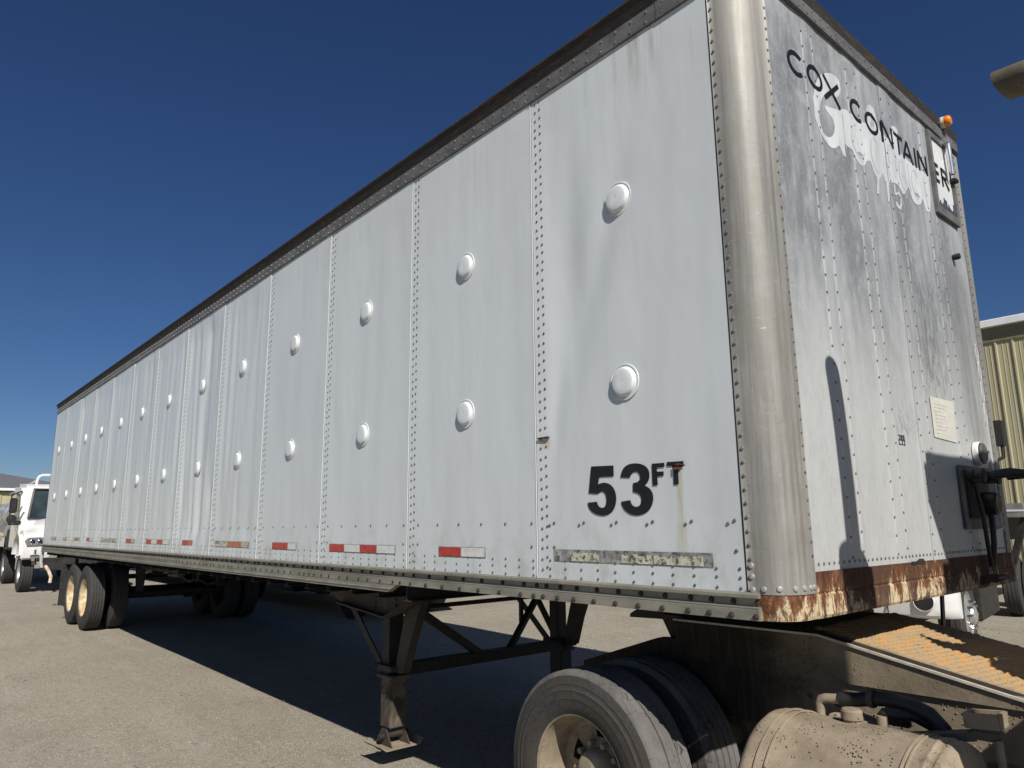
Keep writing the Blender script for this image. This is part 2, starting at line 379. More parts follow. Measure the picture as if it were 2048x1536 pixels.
# ================================================================= GROUND
g = B(); xs = [-400, -200, -100, -60, -40, -30] + [-25 + .5 * i for i in range(71)] + [15, 25, 60, 200]
ys = [-200, -60, -20, -8] + [-6 + .5 * i for i in range(53)] + [25, 40, 90, 300]
for x in xs:
    for y in ys:
        d = .012 * noise.noise(Vector((x * .7, y * .7, 0))) if -25 < x < 10 and -6 < y < 20 else 0
        g.vert((x, y, gz(x) + d - .004))
n = len(ys)
for i in range(len(xs) - 1):
    for j in range(n - 1): g.face((i * n + j, (i + 1) * n + j, (i + 1) * n + j + 1, i * n + j + 1))
g.build('ground', 'ground', smooth=True, kind='structure')
# loose stones lying on the yard
def pebbles(name, cnt, fx, rng, rlo, rhi):
    b = B(); random.seed(rng)
    for _ in range(cnt):
        x, y = fx(); r = random.uniform(rlo, rhi); c = Vector((x, y, gz(x) + r * .25 - .004)); i = len(b.v)
        ax = random.uniform(0, PI)
        for (a, bb, cc) in ((1, 0, 0), (0, 1, 0), (-1, 0, 0), (0, -1, 0), (0, 0, .7), (0, 0, -.5)):
            q = Vector((a * random.uniform(.7, 1.2), bb * random.uniform(.6, 1), cc)) * r; q.rotate(Matrix.Rotation(ax, 3, 'Z')); b.v.append(tuple(c + q))
        for f in ((0, 1, 4), (1, 2, 4), (2, 3, 4), (3, 0, 4), (1, 0, 5), (2, 1, 5), (3, 2, 5), (0, 3, 5)): b.face([i + k for k in f])
    b.build(name, 'ground', kind='stuff', label='loose light stones scattered over the packed gravel yard', category='gravel')
def near_pt():
    t = random.random() ** 1.5
    x = -2.0 - 14 * t; return x + random.uniform(-.6, .6), random.uniform(-1.2 - 1.0 * t, 1.0)
pebbles('gravel', 5200, near_pt, 3, .003, .011)
pebbles('gravel', 2500, lambda: (random.uniform(-12, -1), random.uniform(4.8, 14)), 5, .006, .022)

# ================================================================= SEMI TRAILER
W_ = 2.77; SA = .166; P0 = 1.187; P = 1.22; ZB = 1.279; ZT = 3.935; ZR = 1.184; ZTOP = 4.115
def seam(k): return -SA if k == 0 else -SA - P0 - P * (k - 1)
XE = seam(13)
T = thing('semi_trailer', 'long white box trailer with riveted side panels, marked 53 FT and COX CONTAINER', 'trailer', (0, 0, 0))
AMP = [.9, .5, .8, .6, .9, 1.9, 1.2, 1.4, 1.8, 1.9, 1.8, 1.3, 1.2]
def side_y(x, z, k=None):
    if k is None:
        k = 0
        while k < 12 and x < seam(k + 1): k += 1
    x1, x0 = seam(k), seam(k + 1); u = (x - x0) / (x1 - x0)
    a = AMP[k] * min(1, 8 * u, 8 * (1 - u)) * min(1, max(0, (z - ZB) * 4)) * min(1, (ZT - z) * 4)
    d = .010 * (noise.noise(Vector((x * 2.6 + k * 7, 3.1, z * .45 + k))) * .5 + .5) + .004 * (noise.noise(Vector((x * 7, 1, z * .9 + k * 3))) * .5 + .5)
    if k == 0: d += .022 * math.exp(-((x + 1.10) / .13) ** 2 - ((z - 2.75) / .5) ** 2) + .010 * math.exp(-((x + 1.2 - (z - 2.1) * .12) / .05) ** 2 - ((z - 2.15) / .25) ** 2) + .013 * math.exp(-((x + .85 - (z - 2.9) * .35) / .09) ** 2 - ((z - 2.9) / .5) ** 2)
    if k == 5: d += .012 * math.exp(-((x + 6.7) / .10) ** 2) * .8 + .010 * math.exp(-((x + 6.35) / .08) ** 2 - ((z - 1.75) / .4) ** 2)
    if k >= 4: d += .017 * abs(noise.noise(Vector((x * 5.2, 4, z * .33 + k * 2)))) + .012 * math.exp(-((z - 1.75) / .3) ** 2) * max(0, noise.noise(Vector((x * 9, k, z * 1.6))))
    if k == 3: d += .011 * math.exp(-((x + 3.05) / .12) ** 2 - ((z - 1.52) / .05) ** 2)
    if k == 2: d += .012 * math.exp(-((x + 1.98) / .07) ** 2 - ((z - 1.49) / .05) ** 2)
    lowd = math.exp(-((z - 1.62) / .16) ** 2) * .006 * (noise.noise(Vector((x * 4.2, 9, z * 5))) * .5 + .5) * (1 if k > 3 else .35)
    return -.004 * u + a * d * .8 + lowd
def side_panel(k):
    b = B(); x1, x0 = seam(k), seam(k + 1); nx, nz = (36, 70) if k < 7 else (24, 44)
    xx = [x0 + (x1 - x0) * i / nx for i in range(nx + 1)]; zz = [ZB + (ZT - ZB) * j / nz for j in range(nz + 1)]
    for x in xx:
        for z in zz: b.vert((x, side_y(x, z, k), z))
    m = nz + 1
    for i in range(nx):
        for j in range(nz): b.face((i * m + j, (i + 1) * m + j, (i + 1) * m + j + 1, i * m + j + 1))
    # the turned front edge that stands proud over its neighbour
    b.poly([(x1, side_y(x1, z, k), z) for z in (ZB, ZT)] + [(x1, .02, ZT), (x1, .02, ZB)])
    return b.build('side_panel', 'side', T, smooth=True)
for k in range(13): side_panel(k)
# seam cover strip: thin bright lap edge at each panel joint
for k in range(1, 13):
    b = B(); x = seam(k); b.box((x - .0035, -.0058, ZB), (x + .001, .0, ZT)); b.build('lap_edge', 'side', T); B().box((x + .0012, -.0012, ZB), (x + .0035, .0, ZT)).build('lap_shadow_line', 'plastic', T)  # dark strip stands in for the shadow line beside each lap
# round pressed caps
prof = [(.088, 0), (.087, .004), (.081, .005), (.078, .002), (.0735, .002), (.071, .004), (.066, .015), (.062, .0195), (.057, .0212), (.03, .0216), (.0001, .0216)]
cap0 = None
for k in range(13):
    cx = (seam(k) + seam(k + 1)) / 2 + (.02 if k == 0 else 0)
    for cz in (3.12, 2.2):
        y = side_y(cx, cz, k) - .002
        if cap0 is None:
            b = B(); b.lathe([(r, -o) for r, o in prof], (0, 0, 0), 'y', 36); cap0 = b.build('round_cap', 'dome', T, smooth=True); cap0.location = (cx, y, cz)
        else:
            c = copy(cap0, T); c.location = (cx, y, cz)
        # soft dents in single caps
# rivets of the side (under ten pixels each: joined)
rv = B()
for k in range(1, 13):
    z = ZB + .05
    while z < ZT - .03:
        for dx in (.036, .072):
            x = seam(k) + dx + random.uniform(-.002, .002); zz_ = z + (dx - .036) * .25 + random.uniform(-.004, .004)
            rv.dome((x, side_y(x, zz_, k - 1) - .0004, zz_), (0, -1, 0), .0072, .0055, 8 if k < 5 else 6)
        z += .0505
for k in range(13):
    x1, x0 = seam(k), seam(k + 1)
    nr = 11
    for i in range(nr):
        x = x0 + .09 + i * (x1 - x0 - .12) / (nr - 1)
        for z in (1.373, 1.336, 1.298):
            zq = z + random.uniform(-.003, .003); rv.dome((x, side_y(x, zq, k) - .0004, zq), (0, -1, 0), .0066, .005, 8 if k < 5 else 6)
    for i in range(6):
        x = x0 + .12 + i * (x1 - x0 - .16) / 5
        rv.dome((x, side_y(x, 1.557, k) - .0004, 1.557), (0, -1, 0), .0078, .006)
        if k in (0, 4, 7, 8): rv.dome((x - .031, side_y(x - .031, 1.545, k) - .0004, 1.545), (0, -1, 0), .0078, .006)
        if i in (0, 5): rv.dome((x, side_y(x, 1.44, k) - .0004, 1.44), (0, -1, 0), .0078, .006)
rv.build('rivet_rows', 'rivetp', T, smooth=True, kind='stuff')

# lettering 53 FT
FIVE = [(-0.967, 1.821), (-0.826, 1.816), (-0.826, 1.766), (-0.917, 1.768), (-0.926, 1.734), (-0.888, 1.742), (-0.848, 1.73), (-0.823, 1.703), (-0.815, 1.665), (-0.825, 1.625), (-0.849, 1.6), (-0.885, 1.587), (-0.925, 1.588), (-0.966, 1.602), (-0.992, 1.625), (-0.998, 1.65), (-0.938, 1.653), (-0.929, 1.631), (-0.908, 1.622), (-0.888, 1.627), (-0.877, 1.649), (-0.878, 1.679), (-0.89, 1.697), (-0.91, 1.701), (-0.928, 1.688), (-0.989, 1.695)]
THREE = [(-0.787, 1.759), (-0.775, 1.794), (-0.745, 1.814), (-0.702, 1.819), (-0.655, 1.81), (-0.626, 1.789), (-0.619, 1.762), (-0.626, 1.734), (-0.652, 1.716), (-0.621, 1.701), (-0.604, 1.672), (-0.61, 1.633), (-0.631, 1.606), (-0.664, 1.589), (-0.701, 1.584), (-0.738, 1.59), (-0.77, 1.609), (-0.785, 1.631), (-0.79, 1.648), (-0.736, 1.654), (-0.728, 1.633), (-0.71, 1.622), (-0.689, 1.624), (-0.674, 1.639), (-0.672, 1.664), (-0.686, 1.682), (-0.718, 1.69), (-0.716, 1.729), (-0.688, 1.732), (-0.673, 1.747), (-0.676, 1.769), (-0.694, 1.781), (-0.716, 1.777), (-0.729, 1.761), (-0.731, 1.754)]
FF = [(-0.605, 1.809), (-0.536, 1.808), (-0.535, 1.79), (-0.578, 1.79), (-0.578, 1.772), (-0.542, 1.771), (-0.542, 1.752), (-0.578, 1.752), (-0.577, 1.713), (-0.606, 1.713)]
TT = [(-0.523, 1.81), (-0.434, 1.808), (-0.434, 1.791), (-0.464, 1.791), (-0.465, 1.711), (-0.491, 1.711), (-0.49, 1.791), (-0.522, 1.792)]
def smooth_pts(P_):
    out = []; n = len(P_)
    for i in range(n):
        a, b, c = Vector(P_[i - 1]), Vector(P_[i]), Vector(P_[(i + 1) % n])
        ang = (b - a).angle(c - b) if (b - a).length and (c - b).length else 0
        if ang < math.radians(50): out += [tuple(b.lerp(a, .25)), tuple(b.lerp(c, .25))]
        else: out.append(tuple(b))
    return out
from mathutils.geometry import tessellate_polygon
def flat(name, loops, place, mat, parent, thick=0, **pr):
    b = B(); L = [[Vector((p[0], p[1], 0)) for p in l] for l in loops]; fl = [p for l in L for p in l]
    for p in fl: b.vert(place(p.x, p.y))
    for t in tessellate_polygon(L): b.face(t)
    return b.build(name, mat, parent, **pr)
side_pl = lambda x, z: (x, side_y(x, z, 0) - .0035, z)
def dense(P_, d=.02):
    out = []
    for a, b in zip(P_, P_[1:] + P_[:1]):
        a, b = Vector(a), Vector(b); m = max(1, int((b - a).length / d)); out += [tuple(a.lerp(b, i / m)) for i in range(m)]
    return out
for nm, pp in (('digit_five', smooth_pts(smooth_pts(FIVE))), ('digit_three', smooth_pts(smooth_pts(THREE))), ('letter', dense(FF)), ('letter', dense(TT))): flat(nm, [pp], side_pl, 'decal', T)
b = B()
tear = [(-0.496, 1.787), (-0.486, 1.797), (-0.474, 1.796), (-.455, 1.800), (-0.42, 1.791), (-.437, 1.785), (-0.451, 1.773), (-.462, 1.777), (-0.472, 1.770), (-.478, 1.779)]
flat('torn_edge', [tear], lambda x, z: (x, side_y(x, z, 0) - .009 - .006 * math.sin(x * 90), z), 'rust', T)
b = B().box((-1.333, -.012, 1.988), (-1.253, .002, 1.994)); b.build('rusted_slot', 'bolt', T)

# reflective strips
STR = [(-1.23, -.32, 'w'), (-2.22, -1.78, 'rW'), (-3.63, -2.71, 'rWrW'), (-4.67, -4.20, 'rrW'), (-6.09, -5.2, 'wwoow'), (-7.14, -6.81, 'ro'), (-8.56, -7.61, 'rWrW'), (-9.56, -9.11, 'rrw'), (-11.0, -10.09, 'w'), (-12.08, -11.62, 'rrW'), (-13.08, -12.56, 'wow'), (-14.0, -13.6, 'w'), (-15.2, -14.7, 'w')]
for x0, x1, pat in STR:
    k = 0
    while k < 12 and (x0 + x1) / 2 < seam(k + 1): k += 1
    yy = lambda x: side_y(x, 1.40, k)
    def strip(b_, a, c, z0, z1, off, nseg=6, jag=0):
        for i in range(nseg):
            xa, xb = a + (c - a) * i / nseg, a + (c - a) * (i + 1) / nseg
            ja = jag * random.uniform(-1, 1) if i else 0
            b_.poly([(xa, yy(xa) - off, z0), (xb, yy(xb) - off, z0), (xb, yy(xb) - off, z1 + ja), (xa, yy(xa) - off, z1 + ja)])
    m = len(pat)
    b = B(); strip(b, x0 - .005, x1 + .005, 1.372, 1.429, .0028, 12)
    base = b.build('reflective_strip', 'grimeback', T)
    if pat == 'w' and k == 0:
        for a, c in ((-1.12, -.93), (-.80, -.62), (-.615, -.36)):
            b = B(); strip(b, a, c, 1.375, 1.412, .005, 9, .006); b.build('tape_patch', 'worn', base)
    else:
        for i, ch in enumerate(pat):
            a = x0 + (x1 - x0) * i / m; c = a + (x1 - x0) / m
            b = B(); strip(b, a + .002, c - .002, 1.376, 1.426, .005, 4, 0 if ch in 'rW' else .004)
            b.build('tape_patch', {'r': 'red', 'W': 'whitet', 'w': 'worn', 'o': 'orange_t'}[ch], base)

# corner caps
def cap_prof(r=.13, f1=SA, f2=.199, off=.004):
    pts = [(-f1, -off)]; c = (-r, r)
    for i in range(13):
        t = -PI / 2 + PI / 2 * i / 12; pts.append((c[0] + (r + off) * math.cos(t), c[1] + (r + off) * math.sin(t)))
    pts.append((off, f2)); return pts
def sheet_along(b, pts, z0, z1, inner=.006, nz=1):
    n = len(pts); base = len(b.v)
    for j in range(nz + 1):
        z = z0 + (z1 - z0) * j / nz
        for p in pts: b.vert((p[0], p[1], z))
    for j in range(nz):
        for i in range(n - 1): b.face((base + j * n + i, base + j * n + i + 1, base + (j + 1) * n + i + 1, base + (j + 1) * n + i))
    # returned edges
    for p, q in ((pts[0], (pts[0][0], pts[0][1] + .012)), (pts[-1], (pts[-1][0] - .012, pts[-1][1]))):
        b.poly([(p[0], p[1], z0), (p[0], p[1], z1), (q[0], q[1], z1), (q[0], q[1], z0)])
ccap = B(); sheet_along(ccap, cap_prof(), ZB, ZT + .02, nz=2)
cc = ccap.build('corner_cap', 'cap', T, smooth=True)
mir = [(p[0], W_ - p[1]) for p in cap_prof()]
fc = B(); sheet_along(fc, mir, ZB, ZT + .02)
fc.build('corner_cap', 'cap', T, smooth=True)
rb = B(); z = ZB + .13
while z < ZT:
    rb.dome((-.149, -.004, z), (0, -1, 0), .0078, .006); rb.dome((.004, .186, z + .01), (1, 0, 0), .007, .005); rb.dome((.004, W_ - .186, z + .01), (1, 0, 0), .008, .006); z += .0535
rb.build('rivet_rows', 'rivet', T, smooth=True, kind='stuff')
B().box((-.1735, -.0042, ZB), (-.1665, .01, ZT)).build('corner_gap', 'plastic', T)
def rivet_obj(name, mat, r, h, nrm, parent, locs, n=12):
    b = B().dome((0, 0, 0), nrm, r, h, n); o0 = b.build(name, mat, parent, smooth=True); o0.location = locs[0]
    for l in locs[1:]: c = copy(o0, parent); c.location = l
rivet_obj('rivet', 'capriv', .012, .008, (0, -1, 0), T, [(-.147, -.004, z) for z in (1.296, 1.345, 1.385)] + [(-.10, -.0035, 1.300)])
for (x, y) in ((-.055, .028), (-.02, .072), (-.004, .11), (.004, .155), (.004, .182)):
    nv = Vector((x + .13, y - .13, 0)) if y < .13 else Vector((1, 0, 0)); nv.normalize()
    p = Vector((-.13, .13, 0)) + nv * .134 if y < .13 else Vector((.004, y, 0))
    B().dome((p.x, p.y, 1.302), nv, .012, .008, 12).build('rivet', 'capriv', T, smooth=True)

# bottom rail (front end at the rusted corner)
XF = -.118
rp = [(.03, 1.286), (-.012, 1.286), (-.022, 1.278), (-.022, 1.266), (.006, 1.263), (.006, 1.234), (-.021, 1.231), (-.021, 1.228), (-.019, 1.226), (-.021, 1.223), (-.021, ZR), (.03, ZR)]
B().prism(rp, 0, XF, XE).build('bottom_rail', 'rail', T)
fp = [(.02, ZR - .001), (-.019, ZR - .001), (-.019, 1.160), (-.024, 1.157), (-.024, 1.152), (-.018, 1.149), (-.018, 1.134), (.02, 1.134)]
fl = B(); i0 = len(fl.v)
for xx_, zs in ((-2.66, 0), (XE, 0)):
    for (y, z) in fp:
        fl.v.append((xx_ - (.11 * (ZR - z) / .05 if xx_ > -5 else 0), y, z))
n = len(fp); fl.face(range(n)); fl.face(range(2 * n - 1, n - 1, -1))
for k in range(n): fl.face((k, n + k, n + (k + 1) % n, (k + 1) % n))
fl.build('lower_flange', 'rail', T)
BX = [-0.135, -0.24, -0.34, -0.44, -0.57, -0.70, -0.83, -0.96, -1.09, -1.20, -1.30, -1.37, -1.47, -1.64, -1.82, -1.99, -2.16, -2.33]
rivet_obj('bolt', 'bolt', .0125, .014, (0, -1, 0), T, [(x, .0058, 1.248) for x in BX] + [(x + .004, -.0212, 1.199) for x in BX], 6)
rb = B(); x = -2.5
while x > XE + .05:
    rb.dome((x, .0055, 1.248), (0, -1, 0), .011, .012, 6); rb.dome((x + .004, -.021, 1.200), (0, -1, 0), .010, .009, 6)
    x -= random.choice((.085, .12, .12, .16)) if x > -7 else .105
rb.build('bolt_rows', 'bolt', T, kind='stuff')

# top rail with gutter lip
tp = [(.03, ZT - .004), (-.012, ZT - .004), (-.014, ZT), (-.014, 4.022), (-.010, 4.026), (-.012, 4.030), (.03, 4.030)]
b = B().prism([(y, z) for y, z in tp], 0, -.19, XE); b.build('top_rail', 'toprail', T)
gp = [(.03, 4.031), (-.010, 4.031), (-.036, 4.098), (-.042, 4.104), (-.042, ZTOP), (.03, ZTOP)]
B().prism(gp, 0, -.19, XE).build('gutter_lip', 'gutter', T)
rb = B(); x = -.3
while x > XE:
    rb.dome((x, -.014, 4.006), (0, -1, 0), .007, .006, 6); rb.dome((x - .005, -.014, 3.952), (0, -1, 0), .007, .006, 6); x -= .098
rb.build('rivet_rows', 'rivet', T, kind='stuff')
# joint sleeve on the top rail, near the corner
B().box((-.44, -.0165, 3.93), (-.20, -.005, 4.027)).build('rail_sleeve', 'toprail', T, bevel=.002)
# rounded top corner pieces (near and far) following the cap, and header across the front
def hdr(z0, z1, off, mat, name, lean=0.):
    b = B(); L = cap_prof(.13, .20, .2, off); R = [(p[0], W_ - p[1]) for p in L][::-1]
    R = [(off, W_ - .2)] + R[1:]
    pts = L + R; n = len(pts)
    for zz, o in ((z0, 0.), (z1, lean)):
        for (x, y) in pts:
            c = Vector((x + .13, (y - .13) if y < W_ / 2 else (y - W_ + .13))); d = c.normalized() if abs(x + .13) < 10 and c.length > 1e-6 else Vector((1, 0))
            if .13 < y < W_ - .13: d = Vector((1, 0))
            b.vert((x + d.x * o, y + d.y * o, zz))
    for i in range(n - 1): b.face((i, i + 1, n + i + 1, n + i))
    for j in (0, n):   # thickness inward
        s0 = len(b.v)
        for (x, y, zq) in [b.v[j + i] for i in range(n)]: b.vert((x * .6 - .09, W_ / 2 + (y - W_ / 2) * .93, zq))
        for i in range(n - 1): b.face((j + i, j + i + 1, s0 + i + 1, s0 + i))
    return b.build(name, mat, T, smooth=True)
hdr(3.985, 4.052, .016, 'toprail', 'front_header')
hdr(4.0525, ZTOP, .006, 'gutter', 'roof_edge', .018)
rb = B(); y = .22
while y < W_ - .15:
    rb.dome((.0165, y, 4.035), (1, 0, 0), .0065, .005, 6); rb.dome((.0165, y + .03, 4.0), (1, 0, 0), .0065, .005, 6); y += .085
rb.build('rivet_rows', 'rivet', T, kind='stuff')
rf = B(); rf.poly([(-.02, .0, ZTOP - .004), (-.02, W_, ZTOP - .004), (XE, W_, ZTOP - .004), (XE, 0, ZTOP - .004)]); rf.build('roof', 'side', T)

# front wall
POST = [(.545, .648), (1.01, 1.12), (1.44, 1.56), (1.99, 2.12)]
def front_x(y, z):
    d = 0
    for a, c in POST: d = max(d, .0045 * math.exp(-((y - (a + c) / 2) / .085) ** 4))
    d2 = .006 * (noise.noise(Vector((2, y * 3.2, z * .6))) * .5 + .5)
    return d - .0075 - d2 + .0045
for (y0, y1) in ((.199, 1.418), (1.4185, W_ - .199)):
    b = B(); ny, nz = 60, 70; zz = [1.357 + (4.0 - 1.357) * j / nz for j in range(nz + 1)]
    for i in range(ny + 1):
        y = y0 + (y1 - y0) * i / ny
        for z in zz: b.vert((front_x(y, z) + (.003 if y0 > 1 else 0), y, z))
    for i in range(ny):
        for j in range(nz): b.face((i * (nz + 1) + j, (i + 1) * (nz + 1) + j, (i + 1) * (nz + 1) + j + 1, i * (nz + 1) + j + 1))
    if y0 > 1: b.poly([(.003, y0, 1.357), (.003, y0, 4.0), (-.012, y0, 4.0), (-.012, y0, 1.357)])
    b.build('front_panel', 'front', T, smooth=True)
def fx(y, z): return front_x(y, z) + (.003 if y > 1.4185 else 0)
rb = B()
for a, c in POST:
    z = 1.40
    while z < 3.97:
        for y, dz in ((a, 0), (c, .022)):
            rb.dome((fx(y, z + dz) - .0004, y, z + dz), (1, 0, 0), .0068, .0055, 8)
        z += .083
y = .25
while y < W_ - .2:
    rb.dome((fx(y, 1.385) - .0004, y, 1.385), (1, 0, 0), .0072, .006, 8); y += .044
rb.build('rivet_rows', 'rivet', T, smooth=True, kind='stuff')

# rusty front sill, under the cap it is lower
b = B(); L = cap_prof(.13, .118, .199, .002)
n = len(L)
for z, o in ((ZR, -.004), (ZR + .012, 0), (ZB - .003, 0)):
    for (x, y) in L: b.vert((x + o, y - o * .3, z))
for j in range(2):
    for i in range(n - 1): b.face((j * n + i, j * n + i + 1, (j + 1) * n + i + 1, (j + 1) * n + i))
b.build('front_sill_corner', 'rust', T, smooth=True)
b = B(); prof2 = [(-.05, ZR), (.004, ZR), (.010, ZR + .012), (.008, 1.268), (.002, 1.276), (.006, 1.284), (.006, 1.3565), (-.05, 1.3565)]
b.prism([(x, z) for x, z in prof2], 1, .2, W_ - .13); b.build('front_sill', 'rust', T)
b = B(); b.box((-.2, W_ - .13, ZR), (-.02, W_, 1.279)); b.build('front_sill_corner', 'rust', T)
# scab of chipped tar on the sill line
flat('chipped_patch', [[(1.11, 1.352), (1.12, 1.362), (1.17, 1.36), (1.22, 1.372), (1.27, 1.368), (1.285, 1.35), (1.25, 1.345), (1.2, 1.35), (1.15, 1.343)]], lambda y, z: (.009, y, z), 'black', T)

# front lettering
def glyph(ch, y0, y1, z0, z1, s=.023):
    h = z1 - z0; cy, cz = (y0 + y1) / 2, (z0 + z1) / 2; out = []
    def st(a, b_, w=s):
        a, b_ = Vector(a), Vector(b_); d = (b_ - a).normalized(); q = Vector((-d.y, d.x)) * w / 2; m = max(1, int((b_ - a).length / .012))
        for i in range(m):
            p0, p1 = a.lerp(b_, i / m), a.lerp(b_, (i + 1) / m); out.append([p0 + q, p1 + q, p1 - q, p0 - q])
    def arc(a, b_, t0, t1, cy=cy, cz=cz, n=28):
        for i in range(n):
            ta, tb = t0 + (t1 - t0) * i / n, t0 + (t1 - t0) * (i + 1) / n
            out.append([Vector((cy + (a + o) * math.cos(t), cz + (b_ + o) * math.sin(t))) for o, t in ((s / 2, ta), (s / 2, tb), (-s / 2, tb), (-s / 2, ta))])
    a, b_ = (y1 - y0) / 2 - s / 2, h / 2 - s / 2
    if ch == 'C': arc(a + .012, b_, math.radians(48), math.radians(312), cy + .012)
    if ch == 'O': arc(a, b_, 0, 2 * PI)
    if ch == 'X': st((y0, z1), (y1, z0)); st((y0, z0), (y1, z1), s * 1.1)
    if ch == 'N': st((y0 + s / 2, z0), (y0 + s / 2, z1)); st((y1 - s / 2, z0), (y1 - s / 2, z1)); st((y0 + s * .5, z1), (y1 - s * .5, z0))
    if ch == 'T': st((y0, z1 - s / 2), (y1, z1 - s / 2)); st((cy, z0), (cy, z1 - s / 2))
    if ch == 'A': st((y0 + s / 2, z0), (cy, z1)); st((y1 - s / 2, z0), (cy, z1)); st((y0 + s, z0 + h * .32), (y1 - s, z0 + h * .32), s * .8)
    if ch == 'I': st((cy, z0), (cy, z1))
    if ch == 'E':
        st((y0 + s / 2, z0), (y0 + s / 2, z1))
        for zq in (z0 + s / 2, cz, z1 - s / 2): st((y0, zq), (y1, zq))
    if ch == 'R':
        st((y0 + s / 2, z0), (y0 + s / 2, z1)); st((y0, z1 - s / 2), (cy, z1 - s / 2)); st((y0, cz), (cy, cz)); st((cy - .01, cz), (y1, z0))
        arc((y1 - cy) - s, h / 4 - s / 4, -PI / 2, PI / 2, cy, z1 - h / 4 - s * .25, 12)
    b = B()
    for i, qd in enumerate(out): xo = max(fx(p.x, p.y) for p in qd); b.poly([(max(xo - .0012, fx(p.x, p.y)) + .0028 + .00003 * (i % 5), p.x, p.y) for p in qd])
    return b.build('letter', 'decal', T)
for ch, y0, y1 in (('C', .384, .525), ('O', .562, .728), ('X', .742, .905), ('C', 1.02, 1.155), ('O', 1.205, 1.37), ('N', 1.398, 1.55), ('T', 1.575, 1.705), ('A', 1.69, 1.85), ('I', 1.87, 1.90), ('N', 1.925, 2.06)):
    dz = .012 * (y0 - .4) / 2; glyph(ch, y0, y1, 3.613 + dz, 3.742 + dz)
GH = [(0.712, 3.725), (0.787, 3.773), (0.871, 3.798), (0.933, 3.792), (0.945, 3.756), (0.924, 3.711), (0.88, 3.67), (0.848, 3.662), (0.861, 3.696), (0.839, 3.702), (0.775, 3.66), (0.716, 3.607), (0.676, 3.551), (0.655, 3.498), (0.654, 3.447), (0.67, 3.404), (0.708, 3.391), (0.753, 3.4), (0.797, 3.432), (0.818, 3.477), (0.815, 3.518), (0.774, 3.532), (0.741, 3.544), (0.735, 3.568), (0.792, 3.578), (0.863, 3.598), (0.91, 3.605), (0.933, 3.632), (0.989, 3.644), (1.047, 3.636), (1.109, 3.642), (1.186, 3.648), (1.228, 3.664), (1.232, 3.69), (1.234, 3.741), (1.256, 3.781), (1.294, 3.802), (1.339, 3.796), (1.362, 3.754), (1.37, 3.706), (1.389, 3.676), (1.466, 3.653), (1.539, 3.719), (1.548, 3.762), (1.602, 3.79), (1.652, 3.788), (1.656, 3.75), (1.648, 3.694), (1.648, 3.642), (1.72, 3.634), (1.824, 3.624), (1.905, 3.631), (2.001, 3.629), (2.072, 3.618), (2.061, 3.532), (2.034, 3.422), (2.01, 3.374), (1.959, 3.366), (1.94, 3.407), (1.924, 3.436), (1.887, 3.391), (1.841, 3.369), (1.778, 3.365), (1.749, 3.395), (1.726, 3.446), (1.7, 3.435), (1.664, 3.388), (1.622, 3.368), (1.578, 3.393), (1.524, 3.401), (1.472, 3.39), (1.427, 3.379), (1.384, 3.371), (1.367, 3.393), (1.363, 3.416), (1.316, 3.364), (1.286, 3.352), (1.248, 3.378), (1.231, 3.415), (1.217, 3.437), (1.17, 3.424), (1.134, 3.379), (1.093, 3.363), (1.046, 3.369), (1.016, 3.394), (0.998, 3.422), (0.952, 3.423), (0.917, 3.425), (0.916, 3.356), (0.895, 3.348), (0.87, 3.365), (0.848, 3.394), (0.789, 3.353), (0.744, 3.345), (0.694, 3.363), (0.645, 3.383), (0.612, 3.425), (0.601, 3.476), (0.601, 3.531), (0.618, 3.594), (0.658, 3.667)]
GHH = [[(1.06, 3.43), (1.099, 3.441), (1.126, 3.423), (1.103, 3.403), (1.079, 3.407)], [(1.808, 3.439), (1.848, 3.445), (1.892, 3.432), (1.864, 3.418), (1.826, 3.422)], [(1.275, 3.66), (1.285, 3.73), (1.31, 3.76), (1.325, 3.72), (1.32, 3.67)]]
GB = [[(1.275, 3.357), (1.307, 3.364), (1.281, 3.263), (1.251, 3.262)], [(1.39, 3.376), (1.419, 3.382), (1.412, 3.259), (1.388, 3.256)],
      [(1.499, 3.386), (1.494, 3.335), (1.525, 3.354), (1.561, 3.356), (1.583, 3.331), (1.576, 3.291), (1.548, 3.258), (1.509, 3.246), (1.481, 3.257), (1.476, 3.277), (1.498, 3.284), (1.508, 3.268), (1.529, 3.268), (1.548, 3.286), (1.554, 3.316), (1.541, 3.337), (1.52, 3.337), (1.494, 3.319), (1.474, 3.323), (1.477, 3.382)]]
def fpl(off): return lambda y, z: (fx(y, z) + off, y, z)
